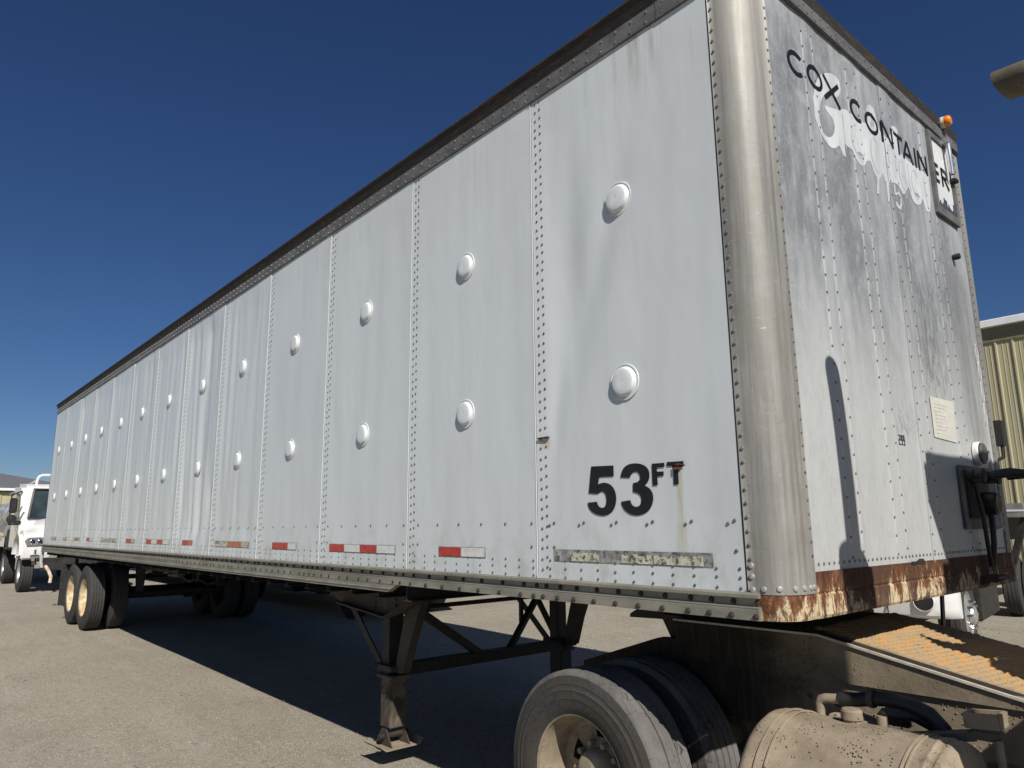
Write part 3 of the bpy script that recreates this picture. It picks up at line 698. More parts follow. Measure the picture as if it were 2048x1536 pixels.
# ghost lettering laid down in vertical slices so that it follows the pressed sheet
def slices(name, loops, off, mat):
    ymin = min(p[0] for p in loops[0]); ymax = max(p[0] for p in loops[0]); b = B(); dy = .012; y = ymin
    def spans(yv):
        zs = []
        for l in loops:
            for p, q in zip(l, l[1:] + l[:1]):
                if (p[0] <= yv) != (q[0] <= yv): zs.append(p[1] + (q[1] - p[1]) * (yv - p[0]) / (q[0] - p[0]))
        zs.sort(); return list(zip(zs[::2], zs[1::2]))
    while y < ymax:
        ym = y + dy / 2
        for (z0, z1) in spans(ym):
            def end(yv, top):
                best = z1 if top else z0
                sp = [s_[1] if top else s_[0] for s_ in spans(yv)]
                sp = [q for q in sp if abs(q - best) < .035]
                return min(sp, key=lambda q: abs(q - best)) if sp else best
            a0, a1, c0, c1 = end(y + 1e-5, 0), end(y + 1e-5, 1), end(y + dy - 1e-5, 0), end(y + dy - 1e-5, 1)
            m = max(1, int((z1 - z0) / .05))
            for j in range(m):
                f0, f1 = j / m, (j + 1) / m
                q = [(y, a0 + (a1 - a0) * f0), (y + dy, c0 + (c1 - c0) * f0), (y + dy, c0 + (c1 - c0) * f1), (y, a0 + (a1 - a0) * f1)]
                b.poly([(fx(p[0], p[1]) + off, p[0], p[1]) for p in q])
        y += dy
    return b.build(name, mat, T)
slices('faded_script_lettering', [smooth_pts(GH)] + GHH, .0012, 'ghost')
for bb in GB: flat('faded_digit', [bb], fpl(.0020), 'ghost', T)
def stroke(pts, w_, mat, off, name):
    b = B(); n_ = len(pts)
    for i in range(n_ - 1):
        a, c = Vector(pts[i]), Vector(pts[i + 1]); d = (c - a).normalized(); q = Vector((-d.y, d.x)) * w_ / 2; a = a - d * w_ * .1; c = c + d * w_ * .1
        b.poly([(fx(p.x, p.y) + off + .00003 * (i % 3), p.x, p.y) for p in (a + q, c + q, c - q, a - q)])
    b.build(name, mat, T)
def arcp(cy, cz, ry, rz, a0, a1, n_=14): return [(cy + ry * math.cos(math.radians(a0 + (a1 - a0) * i / n_)), cz + rz * math.sin(math.radians(a0 + (a1 - a0) * i / n_))) for i in range(n_ + 1)]
for pp, ww in ((([(.925, 3.60), (.922, 3.50), (.926, 3.40)]), .010), (arcp(1.08, 3.50, .075, .09, 100, 330), .012), (arcp(1.30, 3.50, .06, .10, 60, 290), .012), (arcp(1.50, 3.53, .05, .10, -60, 200), .011), (arcp(1.66, 3.50, .055, .09, 80, 330), .011), (arcp(1.84, 3.50, .055, .09, 40, 310), .011), ([(1.98, 3.58), (1.985, 3.48), (1.99, 3.40)], .010), ([(1.43, 3.62), (1.425, 3.5), (1.44, 3.42)], .009), ([(1.75, 3.6), (1.745, 3.5), (1.76, 3.43)], .009)): stroke(pp, ww, 'ghost2', .0021, 'faded_stroke')
# notice holder near the top corner
hb = B()
for a, c in (((0., 2.105, 3.40), (.020, 2.145, 3.955)), ((0., 2.445, 3.40), (.020, 2.49, 3.955)), ((0., 2.145, 3.915), (.020, 2.445, 3.955)), ((0., 2.145, 3.40), (.020, 2.445, 3.455))): hb.box(a, c)
holder = hb.build('notice_holder', 'toprail', T, bevel=.002)
B().box((.0, 2.1455, 3.4555), (.010, 2.4445, 3.9145)).build('notice_sheet', 'paint', holder)
random.seed(4); city = [(2.15, 3.46)]; y = 2.15
while y < 2.43: h = random.uniform(.02, .085); city += [(y, 3.46 + h), (y + .018, 3.46 + h)]; y += .018
city.append((y, 3.46)); flat('notice_print', [city], lambda y, z: (.0125, y, z), 'navy', holder)
for ch, y0, y1 in (('E', 2.155, 2.225), ('R', 2.27, 2.385)):
    o = glyph(ch, y0, y1, 3.622, 3.752)
    for v in o.data.vertices: v.co.x = .0135
B().tube([(.045, 2.36, 3.93), (.045, 2.37, 3.72)], .017, 12).build('latch_tube', 'ptube', holder, smooth=True)
B().box((.0, 2.335, 3.93), (.062, 2.39, 3.965)).build('latch_block', 'ptube', holder, bevel=.003)
B().tube([(.03, 2.43, 3.86), (.03, 2.435, 3.72)], .011, 8).build('latch_tube', 'ptube', holder, smooth=True)
B().box((.0, 2.42, 3.69), (.05, 2.47, 3.715)).build('latch_knob', 'black', holder, bevel=.004)
# unseen box added to shade the corner cap, then the header's marker light
B().box((-.05, -.055, 3.99), (.03, -.006, 4.075)).build('corner_shadow_caster', 'amber', T, bevel=.012)
for (y, nm) in ((2.39, 0),):
    lb = B().lathe([(.0001, .015), (.036, .015), (.038, .03), (.036, .04), (.0001, .04)], (0, y, 4.10 if nm == 0 else 4.055), 'x', 18).build('marker_light', 'sheet', T, smooth=True)
    B().lathe([(.034, .04), (.036, .05), (.034, .066), (.028, .074), (.0001, .076)], (0, y, 4.10 if nm == 0 else 4.055), 'x', 18).build('amber_lens', 'amber', lb, smooth=True)
    B().box((-.01, y - .05, (4.10 if nm == 0 else 4.055) - .02), (.025, y + .05, (4.10 if nm == 0 else 4.055) + .02)).build('lamp_bracket', 'toprail', lb)
# 299 decal
def seg_digit(ch, y0, z0, w_=.019, h_=.05, s=.006):
    SEG = {'2': 'abged', '9': 'abcdfg'}[ch]; b = B()
    R = dict(a=((0, h_ - s), (w_, h_)), g=((0, h_ / 2 - s / 2), (w_, h_ / 2 + s / 2)), d=((0, 0), (w_, s)), f=((0, h_ / 2), (s, h_)), b=((w_ - s, h_ / 2), (w_, h_)), e=((0, 0), (s, h_ / 2)), c=((w_ - s, 0), (w_, h_ / 2)))
    for i, k in enumerate(SEG):
        (a, c), (d, e) = R[k]; b.poly([(fx(y0 + p, z0 + q) + .002 + .0001 * i, y0 + p, z0 + q) for p, q in ((a, c), (d, c), (d, e), (a, e))])
    b.build('digit', 'decal', T)
for i, ch in enumerate('299'): seg_digit(ch, 1.168 + i * .027, 1.915)
flat('worn_sticker', [dense([(1.63, 2.205), (1.97, 2.21), (1.955, 1.975), (1.63, 1.985)], .04)], fpl(.0042), 'sheet', T)
b = B()
for i in range(9): b.poly([(fx(1.68 + d, 2.17 - i * .02 + e) + .0065, 1.68 + d, 2.17 - i * .02 + e) for d, e in ((0, 0), (.18 - (i % 3) * .04, 0), (.18 - (i % 3) * .04, .003), (0, .003))])
b.build('sticker_print', 'whitet', T)
# scribbled graffiti near the far edge (thin white marker loops)
b = B()
for (yc, zc, ry, rz) in ((2.49, 2.58, .02, .05), (2.5, 2.46, .022, .055), (2.5, 2.33, .02, .06), (2.5, 2.19, .022, .065), (2.49, 2.52, .012, .03)):
    b.tube([(fx(2.49, 2.4) + .012, yc + ry * math.cos(t), zc + rz * math.sin(t)) for t in [i * PI / 9 for i in range(19)]], .0018, 4)
b.build('chalk_scribble', 'whitet', T)
# air and light connectors
pl = B().box((.004, 1.90, 1.50), (.014, 2.44, 1.85)).build('connector_plate', 'toprail', T, bevel=.003)
B().box((.0142, 1.96, 1.56), (.03, 2.30, 1.80)).build('connector_recess', 'black', pl, bevel=.003)
for y in (1.99, 2.25):
    B().lathe([(.0001, .0), (.036, .0), (.036, .04), (.028, .045), (.028, .07), (.04, .075), (.04, .09), (.0001, .093)], (.015, y, 1.79), 'x', 16).build('glad_hand', 'black', pl, smooth=True)
    B().box((.05, y - .04, 1.755), (.10, y + .04, 1.772)).build('glad_hand_lug', 'black', pl, bevel=.004)
B().lathe([(.0001, .0), (.06, .0), (.066, .03), (.062, .075), (.05, .085), (.0001, .08)], (.015, 2.19, 1.64), 'x', 20).build('light_socket', 'plastic', pl, smooth=True)
B().tube([(.04, 2.02, 1.78), (.06, 2.03, 1.6), (.05, 2.08, 1.42), (.04, 2.13, 1.30)], .012, 8).build('air_line', 'rub2', pl, smooth=True)
B().tube([(.06, 2.17, 1.58), (.07, 2.13, 1.5), (.06, 2.15, 1.42), (.04, 2.16, 1.30)], .015, 8).build('air_line', 'rub2', pl, smooth=True)
bx = B().box((.006, 2.02, 1.235), (.10, 2.24, 1.25)); bx.prism([(0.01, 1.20), (.10, 1.235), (.01, 1.235)], 1, 2.02, 2.03); bx.prism([(0.01, 1.20), (.10, 1.235), (.01, 1.235)], 1, 2.23, 2.24); bx.build('hose_bracket', 'brown', T)
B().lathe([(.0001, 0), (.07, 0), (.07, .025), (.064, .03)], (.003, 2.25, 1.93), 'x', 24).build('lamp_base', 'whitet', T, smooth=True)
B().lathe([(.062, .03), (.062, .036), (.054, .042), (.0001, .040)], (.003, 2.26, 1.93), 'x', 24).build('lamp_cover', 'toprail', T, smooth=True)
fr = B()
for p, q in (((.006, 2.47, 1.96), (.006, 2.53, 1.50)), ((.006, 2.53, 1.50), (.006, 2.25, 1.47)), ((.006, 2.47, 1.96), (.006, 2.40, 1.97))): fr.bar(p, q, .012, .012)
fr.build('socket_trim', 'front', T)
B().lathe([(.0001, 0), (.018, 0), (.020, .03), (.017, .04), (.0001, .041)], (.0, 2.32, 3.16), 'x', 14).build('rubber_stop', 'plastic', T, smooth=True)
mb = B().tube([(-.02, 2.62, 1.9), (.03, 2.66, 1.93), (.03, 2.67, 2.02)], .012, 8); mb.box((.0, 2.64, 2.0), (.045, 2.70, 2.16)); mb.build('side_lamp', 'plastic', T, bevel=.004)
# far side, rear end and floor
B().poly([(XE, W_, ZR), (-.15, W_, ZR), (-.15, W_, ZTOP), (XE, W_, ZTOP)]).__class__
b = B(); b.box((XE, W_ - .02, ZR), (-.16, W_, ZTOP - .02)); b.build('far_side_wall', 'side', T)
b = B(); b.box((XE - .05, 0, ZR - .03), (XE - .001, W_, ZTOP)); b.build('rear_frame', 'toprail', T, bevel=.01)
b = B(); b.box((XE + .01, .03, 1.20), (-.14, W_ - .03, 1.235)); b.build('floor', 'brown', T)
# crossmembers
def ibeam(): 
    b = B(); b.box((-.045, .02, 1.192), (.045, W_ - .02, 1.199)); b.box((-.004, .02, 1.09), (.004, W_ - .02, 1.191)); b.box((-.045, .02, 1.083), (.045, W_ - .02, 1.0895)); return b
cm = ibeam().build('crossmember', 'black', T); cm.location = (-2.6, 0, 0)
x = -2.95
while x > XE + .2: c = copy(cm, T); c.location = (x, 0, 0); x -= .36
b = B(); b.prism([(-.16, 1.175), (-2.2, 1.175), (-2.2, 1.14), (-1.9, 1.12), (-.35, 1.12), (-.16, 1.16)], 1, .45, W_ - .45); b.build('coupler_plate', 'black', T)
# landing gear
LG = B().prism([(-4.38, 1.13), (-4.38, 1.0), (-4.12, .935), (-3.75, .905), (-3.42, .885), (-3.25, .935), (-3.06, 1.02), (-3.0, 1.13)], 1, .40, .412).build('landing_gear_bracket', 'brown', T)
rb = B()
for i, (x, z) in enumerate([(-3.62, 1.06), (-3.62, 1.02), (-3.62, .98), (-3.62, .94), (-3.33, 1.06), (-3.33, 1.02), (-3.33, .98), (-3.33, .94), (-4.1, 1.04), (-3.14, 1.06)]): rb.dome((x, .40, z), (0, -1, 0), .013, .01, 6)
rb.build('bracket_bolts', 'bolt', LG)
B().prism([(-4.14, .94), (-3.42, .885), (-3.06, 1.02), (-3.06, 1.03), (-3.42, .897), (-4.14, .952)], 1, .34, .40).build('bracket_flange', 'brown', LG)
B().box((-3.53, .399, .95), (-3.45, .3995, 1.08)).build('bracket_slot', 'plastic', LG)
def leg(y0, near):
    a = B().box((-3.545, y0, .40), (-3.445, y0 + .12, 1.10)).build('landing_leg', 'black', T, bevel=.004)
    B().box((-3.545, y0 - .005, .11), (-3.405, y0 + .135, .46)).build('leg_tube', 'mud_dark' if near else 'black', a, bevel=.006)
    B().box((-3.60, y0 - .035, .505), (-3.36, y0 + .14, .545)).build('leg_collar', 'brown', a, bevel=.004)
    B().box((-3.575, y0 - .03, .45), (-3.37, y0 + .15, .475)).build('leg_collar', 'mud_dark', a, bevel=.004)
    f = B(); cx, cy, s = -3.45, y0 + .05, .135; i = len(f.v)
    for (dx, dy, z) in ((-s, -s, 0), (s, -s, .0), (s, s, 0), (-s, s, 0)): f.vert((cx + dx, cy + dy, -.008 + z))
    for (dx, dy) in ((-s, -s), (s, -s), (s, s), (-s, s)): f.vert((cx + dx, cy + dy, .0))
    for q in ((0, 1, 2, 3), (4, 5, 6, 7), (0, 1, 5, 4), (1, 2, 6, 5), (2, 3, 7, 6), (3, 0, 4, 7)): f.face(q)
    f.prism([(cy - s, .0), (cy - s - .035, .027), (cy - s - .04, .023), (cy - s, -.008)], 0, cx - s, cx + s)
    f.prism([(cy + s, .0), (cy + s + .035, .037), (cy + s + .04, .032), (cy + s, -.008)], 0, cx - s, cx + s)
    f.build('foot_plate', 'mud', a)
    for yy in (cy - .075, cy + .075):
        B().prism([(cx - .11, .001), (cx + .11, .001), (cx + .03, .11), (cx - .03, .11)], 1, yy - .005, yy + .005).build('foot_gusset', 'brown', a)
    B().tube([(cx, cy - .12, .06), (cx, cy + .12, .06)], .022, 12).build('foot_pin', 'bolt', a, smooth=True)
    B().prism([(-3.40, .50), (-3.30, .50), (-3.06, 1.03), (-3.24, 1.03)], 1, y0 + .02, y0 + .09).build('leg_brace', 'brown', a)
    B().bar((-4.08, y0 + .02, .94), (-3.58, y0 + .02, .52), .012, .055, (0, 0, 1)).build('leg_brace', 'black', a)
    B().tube([(-3.575, y0 - .045, .525), (-3.575, y0 - .02, .525)], .014, 8).build('collar_bolt', 'bolt', a)
    return a
leg(.42, True); leg(2.16, False)
B().box((-3.44, .54, .47), (-3.36, 2.16, .555)).build('landing_crossbar', 'black', T, bevel=.004)
B().bar((-3.28, .50, .97), (-3.40, 1.25, .53), .06, .05).build('landing_diagonal', 'black', T)
B().bar((-3.62, 2.2, 1.05), (-3.40, 1.55, .53), .05, .04).build('landing_diagonal', 'black', T)
B().bar((-3.9, 2.2, 1.08), (-3.5, 2.2, .55), .05, .03).build('landing_diagonal', 'black', T)
B().bar((-3.1, 2.25, 1.1), (-3.3, 2.25, .52), .04, .03).build('landing_diagonal', 'black', T)
B().bar((-3.75, 2.0, 1.02), (-3.75, 2.0, .68), .03, .03).build('crank_handle', 'black', T)
B().tube([(-3.48, .48, .93), (-3.48, 2.2, .93)], .018, 8).build('crank_shaft', 'black', T)

# ---- wheels
NS = 15
def tyre_prof(R, w_, rim, ribs=5, dep=.014):
    p = [(rim, .022), (rim + .012, .012), (rim + .05, .004), (rim + .09, 0), (R - .135, .0), (R - .132, .003), (R - .128, .003), (R - .125, .0005), (R - .10, .004), (R - .094, .002), (R - .090, .006), (R - .07, .010), (R - .066, .0085), (R - .05, .014), (R - .028, .018), (R - .012, .026)]
    y0, y1 = .034, w_ - .034; n = ribs; gw = .010; seg = (y1 - y0 - gw * (n - 1)) / n; y = y0
    for i in range(n):
        p += [(R - (.004 if i in (0, n - 1) else 0), y), (R - (.004 if i in (0, n - 1) else 0) + .001, y + seg * .5), (R - (.002 if i in (0, n - 1) else 0), y + seg)]; y += seg
        if i < n - 1: p += [(R - dep, y + .0015), (R - dep, y + gw - .0015)]; y += gw
    p += [(r, w_ - o) for r, o in reversed(p[:NS])]
    return p
def wheel(parent, c, R, w_, rim, mats, flip=1, n=72, ribs=5, name='tyre', inner=False):
    if inner: mats = (mats[0], mats[1], 'black', 'black')
    b = B(); b.cur = 0; pr = tyre_prof(R, w_, rim, ribs)
    b.lathe(pr[:NS], c, 'y', n, flip); b.lathe(pr[-NS:], c, 'y', n, flip); b.cur = 1; b.lathe(pr[NS - 1:1 - NS], c, 'y', n, flip)
    t = b.build(name, [mats[0], mats[1]], parent, smooth=True)
    d = B(); hole = lambda k, j: k == 8 and (j % 12) < 5
    d.lathe([(rim - .002, .018), (rim + .006, .014), (rim + .008, .02), (rim - .004, .03), (rim - .012, .05), (rim - .024, .09), (rim - .034, w_ * .62), (rim - .05, w_ * .66), (rim - .075, w_ * .67), (rim - .125, w_ * .655), (rim - .15, w_ * .60), (.0001, w_ * .60)], c, 'y', 60, flip, hole)
    d.build('rim', mats[2], t, smooth=True)
    if not inner:
        h = B(); h.lathe([(.115, w_ * .60), (.108, w_ * .42), (.095, w_ * .36), (.07, w_ * .33), (.0001, w_ * .32)], c, 'y', 28, flip)
        for j in range(10):
            tt = 2 * PI * j / 10; q = (c[0] + .138 * math.cos(tt), c[1] + flip * w_ * .60, c[2] + .138 * math.sin(tt)); h.tube([q, (q[0], q[1] - flip * .035, q[2])], .015, 6)
        h.build('hub', mats[3], t, smooth=True)
    return t
for ax in (-12.08, -13.10):
    for (y, fl_, inn) in ((.03, 1, False), (.62, -1, True), (W_ - .03, -1, False), (W_ - .62, 1, True)):
        wheel(T, (ax, y, .497), .497, .255, .285, ('rubber', 'rubber', 'creamrim', 'creamrim') if y < 1 else ('rubber', 'rubber', 'black', 'black'), fl_, 56, 5 if ax > -12.5 else 3, inner=inn)
    B().tube([(ax, .3, .497), (ax, W_ - .3, .497)], .065, 12).build('axle', 'black', T, smooth=True)
for y in (.72, W_ - .78):
    B().box((-14.6, y, .93), (-9.6, y + .06, 1.08)).build('slider_rail', 'black', T)
    for ax in (-12.08, -13.10):
        b = B(); b.prism([(ax - .45, .62), (ax, .56), (ax + .45, .62), (ax + .45, .66), (ax, .61), (ax - .45, .66)], 1, y - .02, y + .06); b.build('leaf_spring', 'black', T)
        b = B(); b.prism([(ax + .38, .93), (ax + .62, .93), (ax + .54, .58), (ax + .46, .58)], 1, y - .03, y + .07); b.build('spring_hanger', 'black', T)
for y in (.02, W_ - .62): B().box((-13.95, y, .24), (-13.935, y + .60, .95)).build('mud_flap', 'rub2', T)
B().box((-14.3, .3, .82), (-14.2, W_ - .3, .92)).build('bogie_crossmember', 'black', T)
B().box((-11.92, 1.0, .80), (-11.86, 1.6, .92)).build('bogie_crossmember', 'black', T)
B().box((-11.855, 1.16, .815), (-11.84, 1.24, .90)).build('side_reflector', 'amber', T, bevel=.004)
B().box((-11.855, .78, .82), (-11.84, .85, .885)).build('side_reflector', 'whitet', T, bevel=.004)
# rear bumper guard
B().box((XE - .04, .35, .52), (XE, W_ - .35, .62)).build('rear_guard', 'black', T, bevel=.005)
for y in (.6, W_ - .66): B().box((XE - .035, y, .62), (XE - .005, y + .06, 1.16)).build('guard_post', 'black', T)
hk = B().tube([(XE - .07, .02, 1.15), (XE - .09, .01, .95), (XE - .10, .04, .82)], .03, 8); hk.build('door_hinge_strap', 'front', T, smooth=True)

# ================================================================= YARD TRACTOR (foreground)
GT = gz(-.5)
K = thing('yard_tractor', 'mud-caked yard tractor with frame rails, fuel tank and dual wheels, coupled under the trailer', 'tractor unit', (-.5, 1.3, GT))
def rail(y0, sgn, mat):
    # channel: web outside with rounded top shoulder
    pts = []
    for i in range(7):
        t = PI / 2 * i / 6; pts.append((y0 + sgn * (.035 - .035 * math.sin(t)), .845 + .035 * math.cos(t) - 0))
    prof = [(y0 + sgn * .10, .88), (y0 + sgn * .10, .872)] + [(y0 + sgn * .036, .872), (y0 + sgn * .008, .84), (y0 + sgn * .008, .60), (y0 + sgn * .10, .60), (y0 + sgn * .10, .592), (y0, .592)] + pts[::-1]
    b = B(); XSn = [(3.2, 0), (-1.10, 0)]
    b.prism(prof, 0, 3.2, -1.12)
    # tail sloping down behind the fifth wheel
    b.prism([(-1.12, .592), (-1.12, .935), (-1.25, .925), (-1.82, .735), (-1.82, .592)], 1, min(y0, y0 + sgn * .06), max(y0, y0 + sgn * .06))
    return b.build('frame_rail', mat, K, smooth=True)
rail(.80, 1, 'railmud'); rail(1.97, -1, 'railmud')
for (x, z, r) in ((.325, .795, .021), (-.64, .82, .011), (-.56, .80, .011), (-.46, .775, .012), (-.38, .76, .011), (-.72, .80, .01), (-.25, .745, .012)):
    B().lathe([(.0001, -.0015), (r, -.0015), (r * 1.25, -.0005), (r * 1.3, .002)], (x, .80, z), 'y', 18).build('frame_hole', ['plastic'][0], K)
# sloped ramp deck
def dz_(x): return min(1.037, .975 - .2 * x)
xs_ = [-1.12, -.31, -.15, 0, .2, .4, .6]
for (ya, mat_, nm) in ((.785, 'mud', 'deck_skirt'), (1.765, 'brown', 'deck_skirt')):
    b = B()
    for xa, xb in zip(xs_, xs_[1:]):
        b.poly([(xa, ya, dz_(xa) - .001), (xb, ya, dz_(xb) - .001), (xb, ya, .84), (xa, ya, .84)])
    b.poly([(-1.12, ya, .84), (-1.12, ya, 1.036), (-1.12, ya + .012, 1.036), (-1.12, ya + .012, .84)])
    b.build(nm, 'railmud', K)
b = B()
for xa, xb in zip(xs_, xs_[1:]): b.poly([(xa, .775, dz_(xa) + .004), (xb, .775, dz_(xb) + .004), (xb, .79, dz_(xb) + .004), (xa, .79, dz_(xa) + .004)]); b.poly([(xa, .775, dz_(xa) + .004), (xb, .775, dz_(xb) + .004), (xb, .775, dz_(xb) - .006), (xa, .775, dz_(xa) - .006)])
b.build('deck_lip', 'mudlip', K)  # sunlit line along the lip, put into its pale colour
b = B()
for xa, xb in zip(xs_, xs_[1:]): b.poly([(xa, .79, dz_(xa)), (xb, .79, dz_(xb)), (xb, .845, dz_(xb) - .010), (xa, .845, dz_(xa) - .010)]); b.poly([(xa, .845, dz_(xa) - .010), (xb, .845, dz_(xb) - .010), (xb, .848, dz_(xb) + .006), (xa, .848, dz_(xa) + .006)])
b.build('deck_gutter', 'brown', K)
b = B()
for xa, xb in zip(xs_, xs_[1:]): b.poly([(xa, .848, dz_(xa) + .0062), (xb, .848, dz_(xb) + .0062), (xb, 1.76, dz_(xb) + .0062), (xa, 1.76, dz_(xa) + .0062)])
dk = b.build('tread_deck', 'mud', K)
random.seed(11); b = B(); U_ = Vector((.72, .694)); V_ = Vector((-.694, .72))
for i in range(-30, 45):
    for j in range(-60, 75):
        q = U_ * (i * .056 + (.028 if j % 2 else 0)) + V_ * (j * .0225) + Vector((0, 1.1)) + Vector((random.uniform(-.002, .002), random.uniform(-.002, .002)))
        if not (-.38 < q.x < .58 and .87 < q.y < 1.74): continue
        h = random.uniform(.006, .011); i0 = len(b.v); zc = dz_(q.x) + .0063
        for (eu, ev, ez) in ((-.023, 0, 0), (-.013, -.007, 0), (.013, -.007, 0), (.023, 0, 0), (.013, .007, 0), (-.013, .007, 0), (-.010, 0, h), (.010, 0, h)):
            o = U_ * eu + V_ * ev; b.v.append((q.x + o.x, q.y + o.y, zc + ez - .2 * o.x))
        for f in ((0, 1, 6), (1, 2, 7, 6), (2, 3, 7), (3, 4, 7), (4, 5, 6, 7), (5, 0, 6)): b.face([i0 + q_ for q_ in f])
b.build('tread_lugs', 'deck', dk, smooth=True, kind='stuff')
# fifth wheel
b = B(); b.prism([(-1.55, 1.02), (-1.45, 1.075), (-.62, 1.078), (-.5, 1.05), (-.5, 1.035), (-1.55, 1.0)], 1, .93, 1.84); b.build('fifth_wheel', 'black', K)
for y in (.9, 1.8): B().prism([(-1.3, 1.04), (-.8, 1.04), (-.9, .86), (-1.2, .86)], 1, y, y + .04).build('fifth_wheel_bracket', 'brown', K)
# rear wheels
WC = (-1.21, .355)
for (y, fl_, inn) in ((.09, 1, False), (.76, -1, True), (2.68, -1, False), (2.01, 1, True)):
    wheel(K, (WC[0], y, WC[1]), .494, .29, .283, ('side_rub', 'tread', 'mud', 'mud'), fl_, 96, 3 if y < .2 else 5, inner=inn)
B().tube([(WC[0], .4, WC[1]), (WC[0], 2.37, WC[1])], .09, 14).build('axle', 'mud_dark', K, smooth=True)
# struts standing between deck and far side
B().bar((-.150, 1.90, 1.17), (-.168, 1.90, .90), .034, .012).build('deck_strut', 'plastic', K)
b = B().box((.3, 2.2, .55), (1.3, 2.6, .63)); b.build('far_step', 'black', K)
# fuel tank with bands, cap, elbow and hoses
tc = (0, .27, .475); R_ = .335
b = B(); pr = [(.0001, -.305), (.16, -.30), (.27, -.285), (.315, -.268), (.332, -.25), (.337, -.235), (R_, -.225), (R_, .0), (R_, .2), (R_, .345), (.338, .352), (.340, .362), (.334, .372), (.332, .385), (.336, .392), (.334, .405), (.322, .425), (.28, .44), (.15, .455), (.0001, .458)]
b.lathe(pr, tc, 'x', 96)
for k, v in enumerate(b.v):
    v = Vector(v); d = .004 * noise.noise(v * 7) + .002 * noise.noise(v * 22); c = Vector((v.x, tc[1], tc[2])); n_ = (v - c)
    if n_.length > .1: v = v + n_.normalized() * d
    b.v[k] = tuple(v)
tank = b.build('fuel_tank', 'mud', K, smooth=True)
for xo in (-.19, -.15, .30, .315):
    B().lathe([(R_ + .002, -.004), (R_ + .008, -.003), (R_ + .008, .003), (R_ + .002, .004)], (xo, tc[1], tc[2]), 'x', 96).build('tank_seam', 'mud', tank, smooth=True)
B().lathe([(.0001, .045), (.032, .043), (.038, .036), (.039, .008), (.032, .004), (.032, -.02)], (.045, .30, .812), 'z', 24).build('filler_cap', 'mud', tank, smooth=True)
B().lathe([(.0001, .03), (.085, .028), (.09, .015), (.088, .0)], (-.015, .43, .765), 'z', 20).build('sender_plate', 'mud', tank, smooth=True)
for (x, y) in ((-.06, .40), (-.05, .46), (.0, .36), (.03, .42), (-.03, .49)): B().dome((x, y, .793), (0, 0, 1), .012, .014, 6).build('plate_bolt', 'mud', tank)
B().tube([(.13, .36, .79), (.13, .36, .835)], .02, 10).build('tank_port', 'mud', tank, smooth=True)
B().tube([(.13, .36, .83), (.13, .38, .84), (.2, .46, .83), (.30, .52, .77), (.36, .56, .7)], .02, 10).build('tank_hose', 'rub2', tank, smooth=True)
B().tube([(-.155, .45, .74), (-.155, .45, .79), (-.154, .45, .822), (-.145, .45, .836), (-.125, .45, .842), (-.06, .455, .848)], .019, 12).build('elbow_pipe', 'mud', K, smooth=True)
B().tube([(-.07, .455, .848), (0, .46, .855), (.06, .46, .868), (.12, .46, .875), (.2, .46, .868), (.26, .465, .845), (.30, .47, .80), (.325, .475, .73), (.33, .48, .6)], .027, 14).build('return_hose', 'rub2', K, smooth=True)
B().lathe([(.033, -.012), (.036, 0), (.033, .012)], (.055, .46, .868), 'x', 16).build('hose_clamp', 'mud_dark', K, smooth=True)
B().tube([(.10, .60, .84), (.18, .6, .80), (.24, .6, .74)], .016, 8).build('return_hose', 'rub2', K, smooth=True)
B().box((.03, .62, .74), (.12, .70, .83)).build('valve_block', 'mud_dark', K, bevel=.006)
B().tube([(.245, .50, .80), (.265, .50, .77), (.26, .5, .70)], .02, 10).build('elbow_pipe', 'mud', K, smooth=True)
# clumps of mud and straw
random.seed(5); b = B()
for cx, a0, nn, rr in ((.155, 1.02, 34, .022), (-.02, 1.25, 16, .03), (.33, 1.05, 30, .05), (.38, .8, 34, .05), (.2, 1.5, 20, .03), (-.1, 1.0, 25, .08), (.1, 1.2, 18, .15), (.25, .9, 20, .12)):
    for _ in range(nn):
        an = a0 + random.gauss(0, rr / R_ * .9) ; x = cx + random.gauss(0, rr); r = random.uniform(.002, .0055)
        y = tc[1] - (R_ + .003) * math.cos(an); z = tc[2] + (R_ + .003) * math.sin(an)
        if x > .40 or x < -.24: continue
        b.dome((x, y, z), (Vector((0, -math.cos(an), math.sin(an))) + Vector((random.uniform(-.4, .4), random.uniform(-.4, .4), random.uniform(-.4, .4)))).normalized(), r * random.uniform(.5, 1.2), r * random.uniform(.3, .9), random.choice((3, 4, 5)))
b.build('mud_clumps', 'mud', tank, kind='stuff')
random.seed(6); b = B()
for _ in range(160):
    x = random.uniform(-.1, .55); z = random.uniform(.66, .86); b.dome((x, .7995, z), (0, -1, 0), random.uniform(.002, .005), .004, 5)
b.build('mud_clumps', 'mud', K, kind='stuff')
# bracket of the tank strap and air bag
st = B()
for p, q in (((.385, .44, .852), (.49, .44, .862)), ((.385, .44, .852), (.385, .52, .852)), ((.49, .44, .862), (.49, .52, .862)), ((.385, .52, .852), (.49, .52, .862))): st.bar(p, q, .012, .05)
st.build('strap_bracket', 'mud', K)
B().box((.392, .446, .79), (.484, .515, .826)).build('bracket_body', 'mud_dark', K, bevel=.006)
B().tube([(.478, .452, .80), (.48, .45, .72), (.488, .45, .60)], .014, 8).build('strap_bolt', 'mud', K, smooth=True)
B().bar((.40, .47, .80), (.17, .36, .765), .05, .03).build('strap_arm', 'mud_dark', K)
B().lathe([(.0001, -.13), (.09, -.12), (.13, -.08), (.14, 0), (.13, .08), (.0001, .12)], (.47, .50, .58), 'x', 28).build('air_bag', 'mud_dark', K, smooth=True)
B().tube([(.53, .62, .80), (.62, .62, .80)], .045, 18).build('air_cylinder', 'mud', K, smooth=True)
